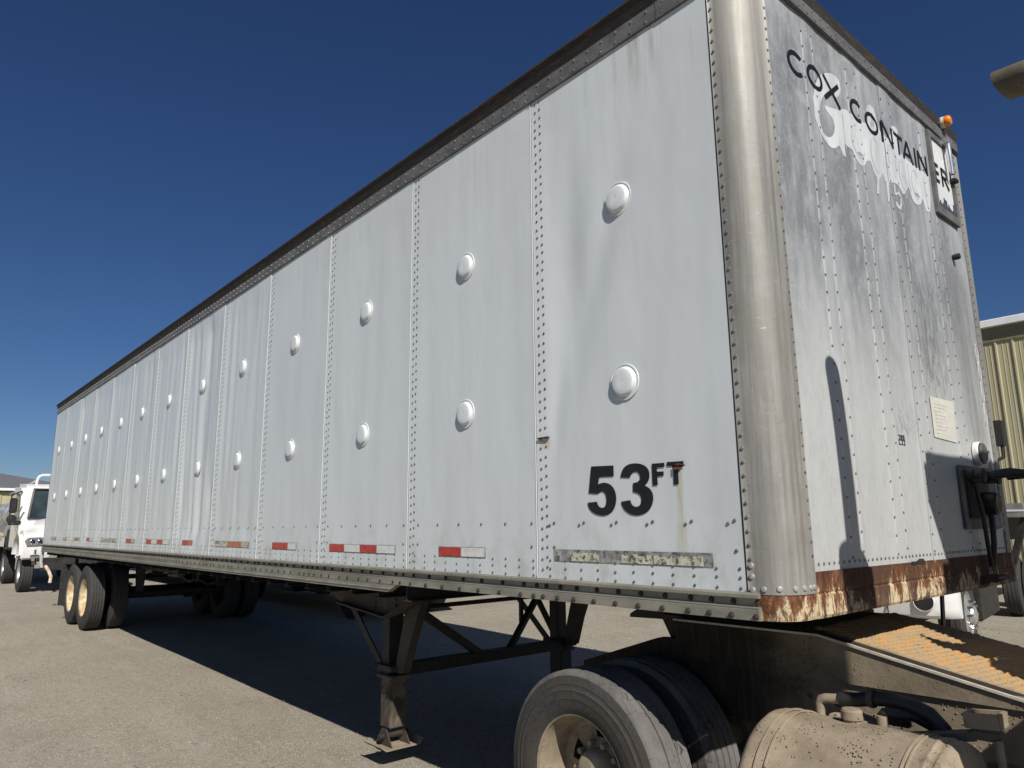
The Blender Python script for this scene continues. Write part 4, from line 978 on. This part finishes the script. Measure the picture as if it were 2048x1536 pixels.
# cab, exhaust and air hoses (mostly to the right of the picture, they throw the shadows)
cb = B(); cb.box((1.50, .80, .95), (3.15, 2.38, 2.72)); cb.box((1.50, .93, 2.72), (3.15, 2.38, 2.97)); cab = cb.build('cab', 'paint', K)
B().box((1.42, .74, 2.951), (3.25, 2.44, 3.27)).build('cab_roof', 'paint', K, bevel=.06)
B().box((1.492, 1.15, 1.9), (1.499, 2.15, 2.7)).build('rear_window', 'glass', K)
B().box((1.5, .5, .45), (3.2, .79, .9)).build('step_box', 'mud', K, bevel=.02)
for y in (.09, 2.68): wheel(K, (2.9, y, .33), .498, .29, .283, ('side_rub', 'tread', 'mudrim', 'mudrim'), 1 if y < 1 else -1, 48, 5)
B().box((3.2, .7, .5), (3.7, 2.1, 1.6)).build('engine_cover', 'mud', K, bevel=.05)
ex = B().tube([(1.12, .035, .75), (1.12, .035, 1.0), (1.12, .035, 2.40)], .06, 20, rr=[.06, .125, .125]); ex.tube([(1.12, .035, 2.40), (1.12, .035, 2.44)], .1, 20, rr=[.125, .055]); 
muf = ex.build('muffler', 'brown', K, smooth=True)
path = [(1.12, .035, 2.42), (1.12, .035, 2.66), (1.105, .04, 2.76), (1.075, .05, 2.84), (1.02, .07, 2.905), (.96, .09, 2.948), (.92, .103, 2.966)]
b = B(); b.tube(path, .0555, 22, cap=False)
# oblique cut end
d = Vector((-.07, .022, .014)).normalized(); side_v = d.cross(Vector((0, 0, 1))).normalized(); up = side_v.cross(d); N = 22; ring = b.v[-N:]
i0 = len(b.v); c = Vector(path[-1])
for q in ring:
    q = Vector(q); h = (q - c).dot(up) / .0555; b.vert(q + d * (.078 + .036 * h))
for j in range(N): b.face((i0 - N + j, i0 - N + (j + 1) % N, i0 + (j + 1) % N, i0 + j))
b.build('exhaust_stack', 'mud_dark', K, smooth=True)
B().box((1.06, .1, 1.3), (1.18, .9, 1.36)).build('stack_bracket', 'black', K)
def coil(p, q, ct, r, turns, rad=.011):
    p, q, ct = Vector(p), Vector(q), Vector(ct); L = []; n_ = int(turns * 14)
    for i in range(n_ + 1):
        t = i / n_; c = p.lerp(ct, t).lerp(ct.lerp(q, t), t); d = (ct.lerp(q, t) - p.lerp(ct, t)).normalized(); u = d.cross(Vector((0, 0, 1))).normalized(); v = u.cross(d); a = t * turns * 2 * PI
        e = min(1, 6 * t, 6 * (1 - t)); L.append(c + (u * math.cos(a) + v * math.sin(a)) * r * e)
    return B().tube(L, rad, 6)
H1 = thing('air_hose', 'thick black braided air hose plugged into the trailer front at the glad hands', 'hose', (.14, 2.0, 1.79), 0, 'air and power lines between tractor and trailer')
B().tube([(.14, 2.25, 1.79), (.22, 2.25, 1.80), (.30, 2.24, 1.80), (.38, 2.22, 1.785), (.46, 2.19, 1.775), (.55, 2.15, 1.765)], .03, 12, rr=[.022, .027, .025, .017, .019, .010]).build('hose_end', 'rub2', H1, smooth=True)
coil((.55, 2.15, 1.765), (1.49, .62, 2.45), (.92, .85, 1.30), .06, 26, .015).build('hose_coil', 'rub2', H1, smooth=True)
H2 = thing('air_hose', 'upper coiled black air hose running from the inner glad hand to the cab', 'hose', (.14, 1.99, 1.79), 0, 'air and power lines between tractor and trailer')
B().tube([(.14, 1.99, 1.79), (.22, 2.02, 1.80), (.32, 2.08, 1.785), (.44, 2.12, 1.775), (.56, 2.10, 1.78)], .02, 10, rr=[.026, .026, .02, .016, .012]).build('hose_end', 'rub2', H2, smooth=True)
coil((.56, 2.10, 1.78), (1.49, .70, 2.1), (1.0, .62, 1.15), .065, 26, .015).build('hose_coil', 'rub2', H2, smooth=True)

# ================================================================= WHITE TANKER TRUCK (left, beyond the trailer)
Q = thing('tanker_truck', 'white bonneted tanker truck with a polished tank, parked behind the trailer tail', 'truck', (-22.5, 1.45, 0))
def trap(b, x0, x1, y0, y1, z0, z1a, z1b): b.prism([(x0, z0), (x1, z0), (x1, z1b), (x0, z1a)], 1, y0, y1)
b = B(); secs = [(-22.25, .98, 1.90), (-22.0, .97, 1.88), (-21.6, .93, 1.82), (-21.3, .89, 1.74), (-21.05, .84, 1.64), (-20.92, .79, 1.52), (-20.86, .72, 1.40), (-20.84, .60, 1.28)]
for (x, hw, zt) in secs:
    for i in range(21):
        t = PI * i / 20; c_, s_i = math.cos(t), math.sin(t)
        b.vert((x, 1.43 + hw * math.copysign(abs(c_) ** .5, c_), 1.0 + (zt - 1.0) * s_i ** .45))
for j in range(len(secs) - 1):
    for i in range(20): b.face((j * 21 + i, j * 21 + i + 1, (j + 1) * 21 + i + 1, (j + 1) * 21 + i))
b.face([(len(secs) - 1) * 21 + i for i in range(21)])
b.build('bonnet', 'paint', Q, smooth=True)
B().prism([(1.05, 1.02), (1.80, 1.02), (1.74, 1.36), (1.12, 1.36)], 0, -20.87, -20.815).build('grille', 'black', Q, bevel=.02)
for y0, y1 in ((.22, .80), (2.1, 2.65)):
    b = B(); pts = []
    for i in range(11):
        t = PI * (.02 + .96 * i / 10); pts.append((-21.55 + .78 * math.cos(t), .85 + .72 * math.sin(t)))
    inn = [(-21.55 + .60 * math.cos(PI * i / 10), .80 + .58 * math.sin(PI * i / 10)) for i in range(10, -1, -1)]
    b.prism(pts + inn, 1, y0, y1); b.build('wing', 'paint', Q, bevel=.09)
    b = B(); b.prism([(-21.0, 1.30), (-20.82, 1.28), (-20.79, 1.0), (-20.83, .84), (-21.0, .82)], 1, y0 + .04, y1 + .1 if y0 < 1 else y1); b.build('front_bumper', 'paint', Q, bevel=.03)
    b = B(); b.prism([(y0 + .08, 1.30), (y0 + .16, 1.375), (y0 + .42, 1.385), (y0 + .55, 1.36), (y0 + .55, 1.17), (y0 + .14, 1.16)] if y0 < 1 else [(2.1, 1.17), (2.5, 1.16), (2.58, 1.3), (2.5, 1.375), (2.1, 1.36)], 0, -20.83, -20.775); hl = b.build('headlight', 'lens', Q, bevel=.01)
    for yy in (y0 + .24, y0 + .40): B().lathe([(.07, 0), (.05, .015), (.03, .02), (.0001, .01)], (-20.772, yy, 1.27), 'x', 14).build('headlight_bowl', 'chrome', hl, smooth=True)
# cab
b = B(); b.prism([(-24.0, 1.0), (-22.2, 1.0), (-22.2, 1.86), (-22.45, 2.70), (-22.62, 2.82), (-24.0, 2.90)], 1, .32, 2.55); b.build('cab', 'paint', Q, bevel=.13)
b = B(); s_ = 1.0
for y0, y1 in ((.50, 2.38),): b.poly([(-22.205, y0, 1.90), (-22.205, y1, 1.90), (-22.435, y1 - .08, 2.66), (-22.435, y0 + .10, 2.66)])
ob = b.build('windscreen', 'glass', Q)
ob.location.x += .012
fb = B()
for p, q in (((-22.18, .50, 1.88), (-22.41, .60, 2.68)), ((-22.18, .48, 1.885), (-22.18, 2.38, 1.885)), ((-22.41, .58, 2.68), (-22.41, 2.3, 2.68))): fb.bar(p, q, .05, .04)
fb.build('windscreen_seal', 'plastic', Q)
B().prism([(-23.3, 1.85), (-22.55, 1.85), (-22.7, 2.55), (-23.3, 2.6)], 1, .305, .318).build('door_window', 'glass', Q)
mr = B()
for p, q in (((-22.5, .33, 2.62), (-22.15, .07, 2.50)), ((-22.15, .07, 2.5), (-22.15, .07, 1.72)), ((-22.15, .07, 1.72), (-22.35, .33, 1.72))): mr.tube([p, q], .018, 6)
mr.build('mirror_arm', 'plastic', Q)
B().box((-22.19, .04, 2.02), (-22.12, .22, 2.42)).build('mirror', 'plastic', Q, bevel=.03)
B().lathe([(.0001, -.05), (.09, -.03), (.12, 0), (.11, .03), (.0001, .04)], (-22.14, .12, 1.86), 'x', 16).build('mirror', 'plastic', Q, smooth=True)
B().box((-21.75, .12, 1.70), (-21.6, .28, 1.82)).build('wing_mirror', 'plastic', Q, bevel=.02)
B().tube([(-22.2, .34, 1.3), (-22.15, .2, 1.75), (-22.2, .33, 2.2)], .02, 6).build('grab_rail', 'alu', Q)
pv = B().tube([(-22.95, .70, 2.80), (-22.95, .71, 2.95), (-22.95, .74, 3.05), (-22.95, .82, 3.10), (-22.95, 1.02, 3.11), (-22.95, 1.10, 3.06), (-22.95, 1.12, 2.85)], .038, 12); pv.build('vent_pipe', 'paint', Q, smooth=True)
B().tube([(-24.6, .30, 2.62), (-23.0, .66, 2.93)], .03, 8).build('roof_hose', 'alu', Q, smooth=True)
B().lathe([(.03, .16), (.03, .05), (.10, .03), (.12, .0), (.10, -.03), (.07, -.05), (.07, -.12)], (-20.62, .53, .92), 'z', 18).build('tow_lamp', 'chrome', Q, smooth=True)
B().tube([(-20.62, .53, .83), (-20.62, .53, .70)], .055, 10).build('lamp_stem', 'brown', Q)
B().box((-20.86, .7, .55), (-20.80, 2.4, .86)).build('bumper_bar', 'black', Q)
B().box((-24.2, .75, .75), (-20.9, .85, .95)).build('chassis_rail', 'black', Q)
B().box((-31.5, .9, .85), (-24.2, 2.0, 1.15)).build('chassis_rail', 'black', Q)
hz = B().tube([(-20.7, .80, .66), (-20.6, .86, .55), (-20.55, .92, .40), (-20.55, .91, .25)], .04, 8); hz.build('hanging_hose', 'mudrim', Q, smooth=True)
def plainwheel(par, c, R, w_, rim, flip, mats=('rubber', 'rubber', 'alu', 'alu'), n=40): return wheel(par, c, R, w_, rim, mats, flip, n, 4)
plainwheel(Q, (-21.55, .32, .51), .51, .30, .285, 1); plainwheel(Q, (-21.55, 2.6, .51), .51, .3, .285, -1)
for x in (-27.0, -28.3): plainwheel(Q, (x, .55, .51), .51, .28, .285, 1); plainwheel(Q, (x, 2.6, .51), .51, .28, .285, -1)
plainwheel(Q, (-25.6, .42, .51), .51, .28, .285, 1)
b = B(); b.lathe([(.0001, -.1), (.45, -.06), (.56, .02), (.585, .1), (.59, 8.2), (.0001, 8.3)], (-32.6, 1.42, 2.0), 'x', 48)
for i, v in enumerate(b.v): b.v[i] = (v[0], 1.42 + (v[1] - 1.42) * 1.9, 2.03 + (v[2] - 2.0) * .98)
tk = b.build('tank', 'alu', Q, smooth=True)
for x in (-24.9, -25.4, -26.2, -27.0, -28): 
    b = B().lathe([(.595, -.02), (.61, 0), (.595, .02)], (x, 1.42, 2.0), 'x', 48)
    for i, v in enumerate(b.v): b.v[i] = (v[0], 1.42 + (v[1] - 1.42) * 1.9, 2.03 + (v[2] - 2.0) * .98)
    b.build('tank_band', 'alu', tk, smooth=True)
b = B(); b.prism([(-28.9, 1.10), (-28.9, 1.2), (-25.4, 1.35), (-24.7, 1.32), (-24.3, 1.1)], 1, .30, .34); b.build('mudguard', 'paint', Q)
B().box((-28.9, .25, 1.36), (-25.2, .6, 1.40)).build('hose_tray', 'alu', Q)
for i, x in enumerate((-24.4, -24.6, -24.85)): B().tube([(x, .35, 1.70), (x + .05, .3, 1.5), (x, .35, 1.35)], .04, 6).build('valve_pipe', 'alu', Q)
B().box((-24.7, .3, 1.02), (-24.15, .9, 1.6)).build('tool_box', 'black', Q, bevel=.02)

# ================================================================= WHITE TRUCK beyond the tractor (right)
ca, sa_ = math.cos(math.radians(8)), math.sin(math.radians(8))
U = thing('white_truck', 'white truck with a deep plastic bumper and chrome hub wheel, beyond the trailer nose', 'truck', (-3.0, 8.0, -.12), 0)
def rt(b):   # build facing -y around (0,0), then turn and move to its place
    for i, v in enumerate(b.v):
        x, y, z = v; X = x - 1.2; b.v[i] = (-1.80 + X * ca - y * sa_, 7.0 + X * sa_ + y * ca, z - .12)
    return b
b = B(); prof3 = [(-.02, .64), (.0, .57), (.06, .53), (.3, .53), (.3, 1.15), (.02, 1.15), (-.03, 1.05), (-.04, .76), (-.03, .72)]
bb = B().prism(prof3, 0, -1.2, 1.2)
for i, v in enumerate(bb.v):
    x, y, z = v
    bb.v[i] = (x, y + .18 * max(0, (abs(x) - .8) / .4) ** 2, z)
bp = rt(B()); 
# bumper with rounded ends, made from slices
b = B(); xsb = [-1.2, -1.17, -1.1, -.95, -.7, 0, .7, .85, .95, 1.05, 1.12, 1.17, 1.195, 1.2]
for x in xsb:
    o = .22 * max(0, (abs(x) - .85) / .35) ** 2.5
    for (y, z) in prof3: b.vert((x, y + (o if y < .25 else o * .3), z))
n = len(prof3)
for i in range(len(xsb) - 1):
    for j in range(n): b.face((i * n + j, (i + 1) * n + j, (i + 1) * n + (j + 1) % n, i * n + (j + 1) % n))
b.face(range(n)); b.face([(len(xsb) - 1) * n + j for j in range(n)][::-1])
bumper = rt(b).build('bumper', 'paint', U, smooth=True)
for x in (.88, -.88):
    b = B().lathe([(.105, .0), (.11, -.012), (.118, -.006), (.118, .03)], (x, -.045, .735), 'y', 24); rt(b).build('fog_light_surround', 'paint', bumper, smooth=True)
    b = B().lathe([(.0001, -.006), (.104, -.006), (.104, .02)], (x, -.045, .735), 'y', 24); rt(b).build('fog_light', 'plastic', bumper, smooth=True)
for x in (.28, -.28): rt(B().box((x - .055, -.045, .76), (x + .055, -.034, .86))).build('tow_slot', 'plastic', bumper)
rt(B().box((.475, -.044, .58), (.487, -.03, 1.12))).build('bumper_joint', 'plastic', bumper)
rt(B().box((-1.0, .05, 1.06), (1.0, 1.6, 1.9))).build('bonnet', 'paint', U, bevel=.1)
rt(B().box((-1.15, 1.6, .9), (1.15, 3.4, 2.8))).build('cab', 'paint', U, bevel=.1)
rt(B().box((-.95, 1.59, 1.95), (.95, 1.598, 2.6))).build('windscreen', 'glass', U)
for x in (-.5, .4): rt(B().box((x, .3, .6), (x + .1, 9, .85))).build('chassis_rail', 'black', U)
def ywheel(cx, cy, R, sx, mats, par=U, xf=None, rim=.285, z=None):
    xf = xf or rt; z = R if z is None else z
    pr = tyre_prof(R, .29, rim, 4); b = B(); b.lathe(pr, (cx, cy, z), 'x', 48, -sx); t = xf(b).build('tyre', mats[0], par, smooth=True)
    b = B(); b.lathe([(rim, .016), (rim - .01, .035), (rim - .03, .05), (rim - .05, .03), (.16, .0), (.12, -.02), (.11, -.05), (.08, -.07), (.0001, -.075)], (cx, cy, z), 'x', 36, -sx)
    b.cur = 1
    for j in range(10):
        tt = 2 * PI * j / 10; q = Vector((cx, cy + .165 * math.cos(tt), z + .165 * math.sin(tt))); b.tube([q, q + Vector((sx * .06, 0, 0))], .018, 6)
    xf(b).build('rim', [mats[1], mats[2]], t, smooth=True)
ywheel(1.17, .98, .51, 1, ('rubber', 'alu', 'chrome')); ywheel(-1.17, .98, .51, -1, ('rubber', 'alu', 'chrome'))
ywheel(1.17, 6.2, .51, 1, ('rubber', 'alu', 'chrome')); ywheel(-1.17, 6.2, .51, -1, ('rubber', 'alu', 'chrome'))
rt(B().box((1.0, 1.7, .35), (1.18, 3.2, .88))).build('side_skirt', 'black', U, bevel=.02)

# ================================================================= FLATBED beyond, right
Fb = thing('flatbed_trailer', 'aluminium edged flatbed trailer with tandem wheels, standing before the tan building', 'trailer', (-3.6, 15.0, -.12))
b = B().box((-4.8, 12.3, 1.60), (-2.33, 18.0, 1.84)); b.build('deck', 'alu', Fb, bevel=.01)
B().box((-4.79, 12.29, 1.70), (-2.325, 12.299, 1.73)).build('deck_edge_strip', 'trim', Fb)
for x in (-4.3, -3.0): B().box((x, 12.4, 1.2), (x + .12, 18, 1.598)).build('chassis_rail', 'black', Fb)
B().bar((-2.40, 12.6, 1.6), (-2.75, 12.6, .6), .10, .10).build('deck_brace', 'black', Fb)
B().bar((-2.40, 12.6, 1.6), (-2.75, 12.6, .6), .10, .10).__class__
same = lambda b_: b_
for (y) in (13.35, 14.6):
    for sx, cx in ((1, -2.38), (-1, -4.75)): ywheel(cx, y, .53, sx, ('rubber', 'alu', 'alu'), Fb, same, z=.42)

# ================================================================= DARK TRUCK parked behind the trailer, seen underneath
D = thing('box_truck', 'dark low truck parked on the far side, only its wheels showing under the trailer', 'truck', (-12.8, 4.85, -.02))
plainwheel(D, (-10.45, 3.86, .39), .41, .25, .225, 1, ('rubber', 'rubber', 'alu', 'alu')); plainwheel(D, (-10.45, 5.75, .39), .41, .25, .225, -1)
plainwheel(D, (-15.0, 3.86, .42), .41, .25, .225, 1); plainwheel(D, (-15.0, 5.75, .42), .41, .25, .225, -1)
B().box((-18.5, 3.8, .62), (-11.5, 5.85, 2.6)).build('box_body', 'black', D, bevel=.03)
b = B(); b.prism([(-11.45, .55), (-11.45, 2.3), (-10.9, 2.3), (-10.5, 1.6), (-9.75, 1.45), (-9.7, .5), (-9.9, .45), (-10.1, .8), (-10.75, .8), (-10.9, .5)], 1, 3.85, 5.8); b.build('cab', 'black', D, bevel=.05)
B().box((-16, 4.3, .5), (-10, 4.4, .7)).build('chassis_rail', 'black', D); B().box((-16, 5.2, .5), (-10, 5.3, .7)).build('chassis_rail', 'black', D)
B().box((-26, 3.85, .25), (-15.7, 5.8, .62)).build('side_skirt', 'black', D)
B().box((-14.3, 3.95, .28), (-12.9, 5.6, .8)).build('under_tank', 'black', D, bevel=.04)
B().box((-12.6, 4.1, .3), (-11.7, 5.0, .75)).build('battery_box', 'black', D, bevel=.03)

# ================================================================= BUILDINGS
H = thing('metal_building', 'tan corrugated metal building with a white eave, to the right of the trailer nose', 'building', (-4, 20.5, -.1))
Y0 = 20.0
b = B(); x = -22.0; pts = []
while x < 12:
    pts += [(x, Y0), (x + .02, Y0 - .035), (x + .055, Y0 - .035), (x + .075, Y0), (x + .17, Y0), (x + .178, Y0 - .008), (x + .192, Y0 - .008), (x + .20, Y0), (x + .28, Y0), (x + .288, Y0 - .008), (x + .302, Y0 - .008), (x + .31, Y0)]; x += .40
i = len(b.v); n = len(pts)
for z in (-.3, 6.35):
    for p in pts: b.vert((p[0], p[1], z))
for k in range(n - 1): b.face((k, k + 1, n + k + 1, n + k))
b.build('wall', 'wall', H)
B().box((-22, Y0 - .045, 6.351), (12, Y0, 6.75)).build('shadow_trim', 'dtrim', H)
B().prism([(Y0 - .22, 6.76), (Y0 - .22, 6.93), (Y0 - .1, 6.98), (Y0 + 8, 8.3), (Y0 + 8, 8.2), (Y0, 6.76)], 0, -22.2, 12.2).build('roof', 'trim', H)
B().box((-22, Y0 + .05, -.3), (12, Y0 + 8, 6.7)).build('inner_volume', 'wall', H)
G2 = thing('metal_building', 'low tan shed with a grey hipped roof and white gutter, far behind the tanker truck', 'building', (-76, 0, 0))
b = B(); pts = []; y = -26
while y < 11.6: pts += [(-72, y), (-72, y + .75), (-71.93, y + .80), (-71.93, y + .9), (-72, y + .95)]; y += 1.0
n = len(pts)
for z in (-.2, 4.72):
    for p in pts: b.vert((p[0], p[1], z))
for k in range(n - 1): b.face((k, k + 1, n + k + 1, n + k))
b.build('wall', 'wall', G2)
B().box((-84, -26, 0), (-72.05, 11.6, 4.7)).build('inner_volume', 'wall', G2)
B().box((-72, -26, 4.721), (-71.85, 11.6, 4.86)).build('soffit', 'dtrim', G2)
B().box((-71.9, -26.3, 4.861), (-71.55, 11.9, 5.06)).build('gutter', 'trim', G2)
b = B(); b.poly([(-71.8, -26.3, 5.05), (-71.8, 11.9, 5.05), (-78, 1.5, 7.3), (-78, -20, 7.3)]); b.poly([(-71.8, 11.9, 5.05), (-84.2, 11.9, 5.05), (-78, 1.5, 7.3)]); b.poly([(-84.2, 11.9, 5.05), (-84.2, -26.3, 5.05), (-78, -20, 7.3), (-78, 1.5, 7.3)])
b.poly([(-71.8, -26.3, 5.05), (-78, -20, 7.3), (-84.2, -26.3, 5.05)]); b.build('roof', 'roof', G2)
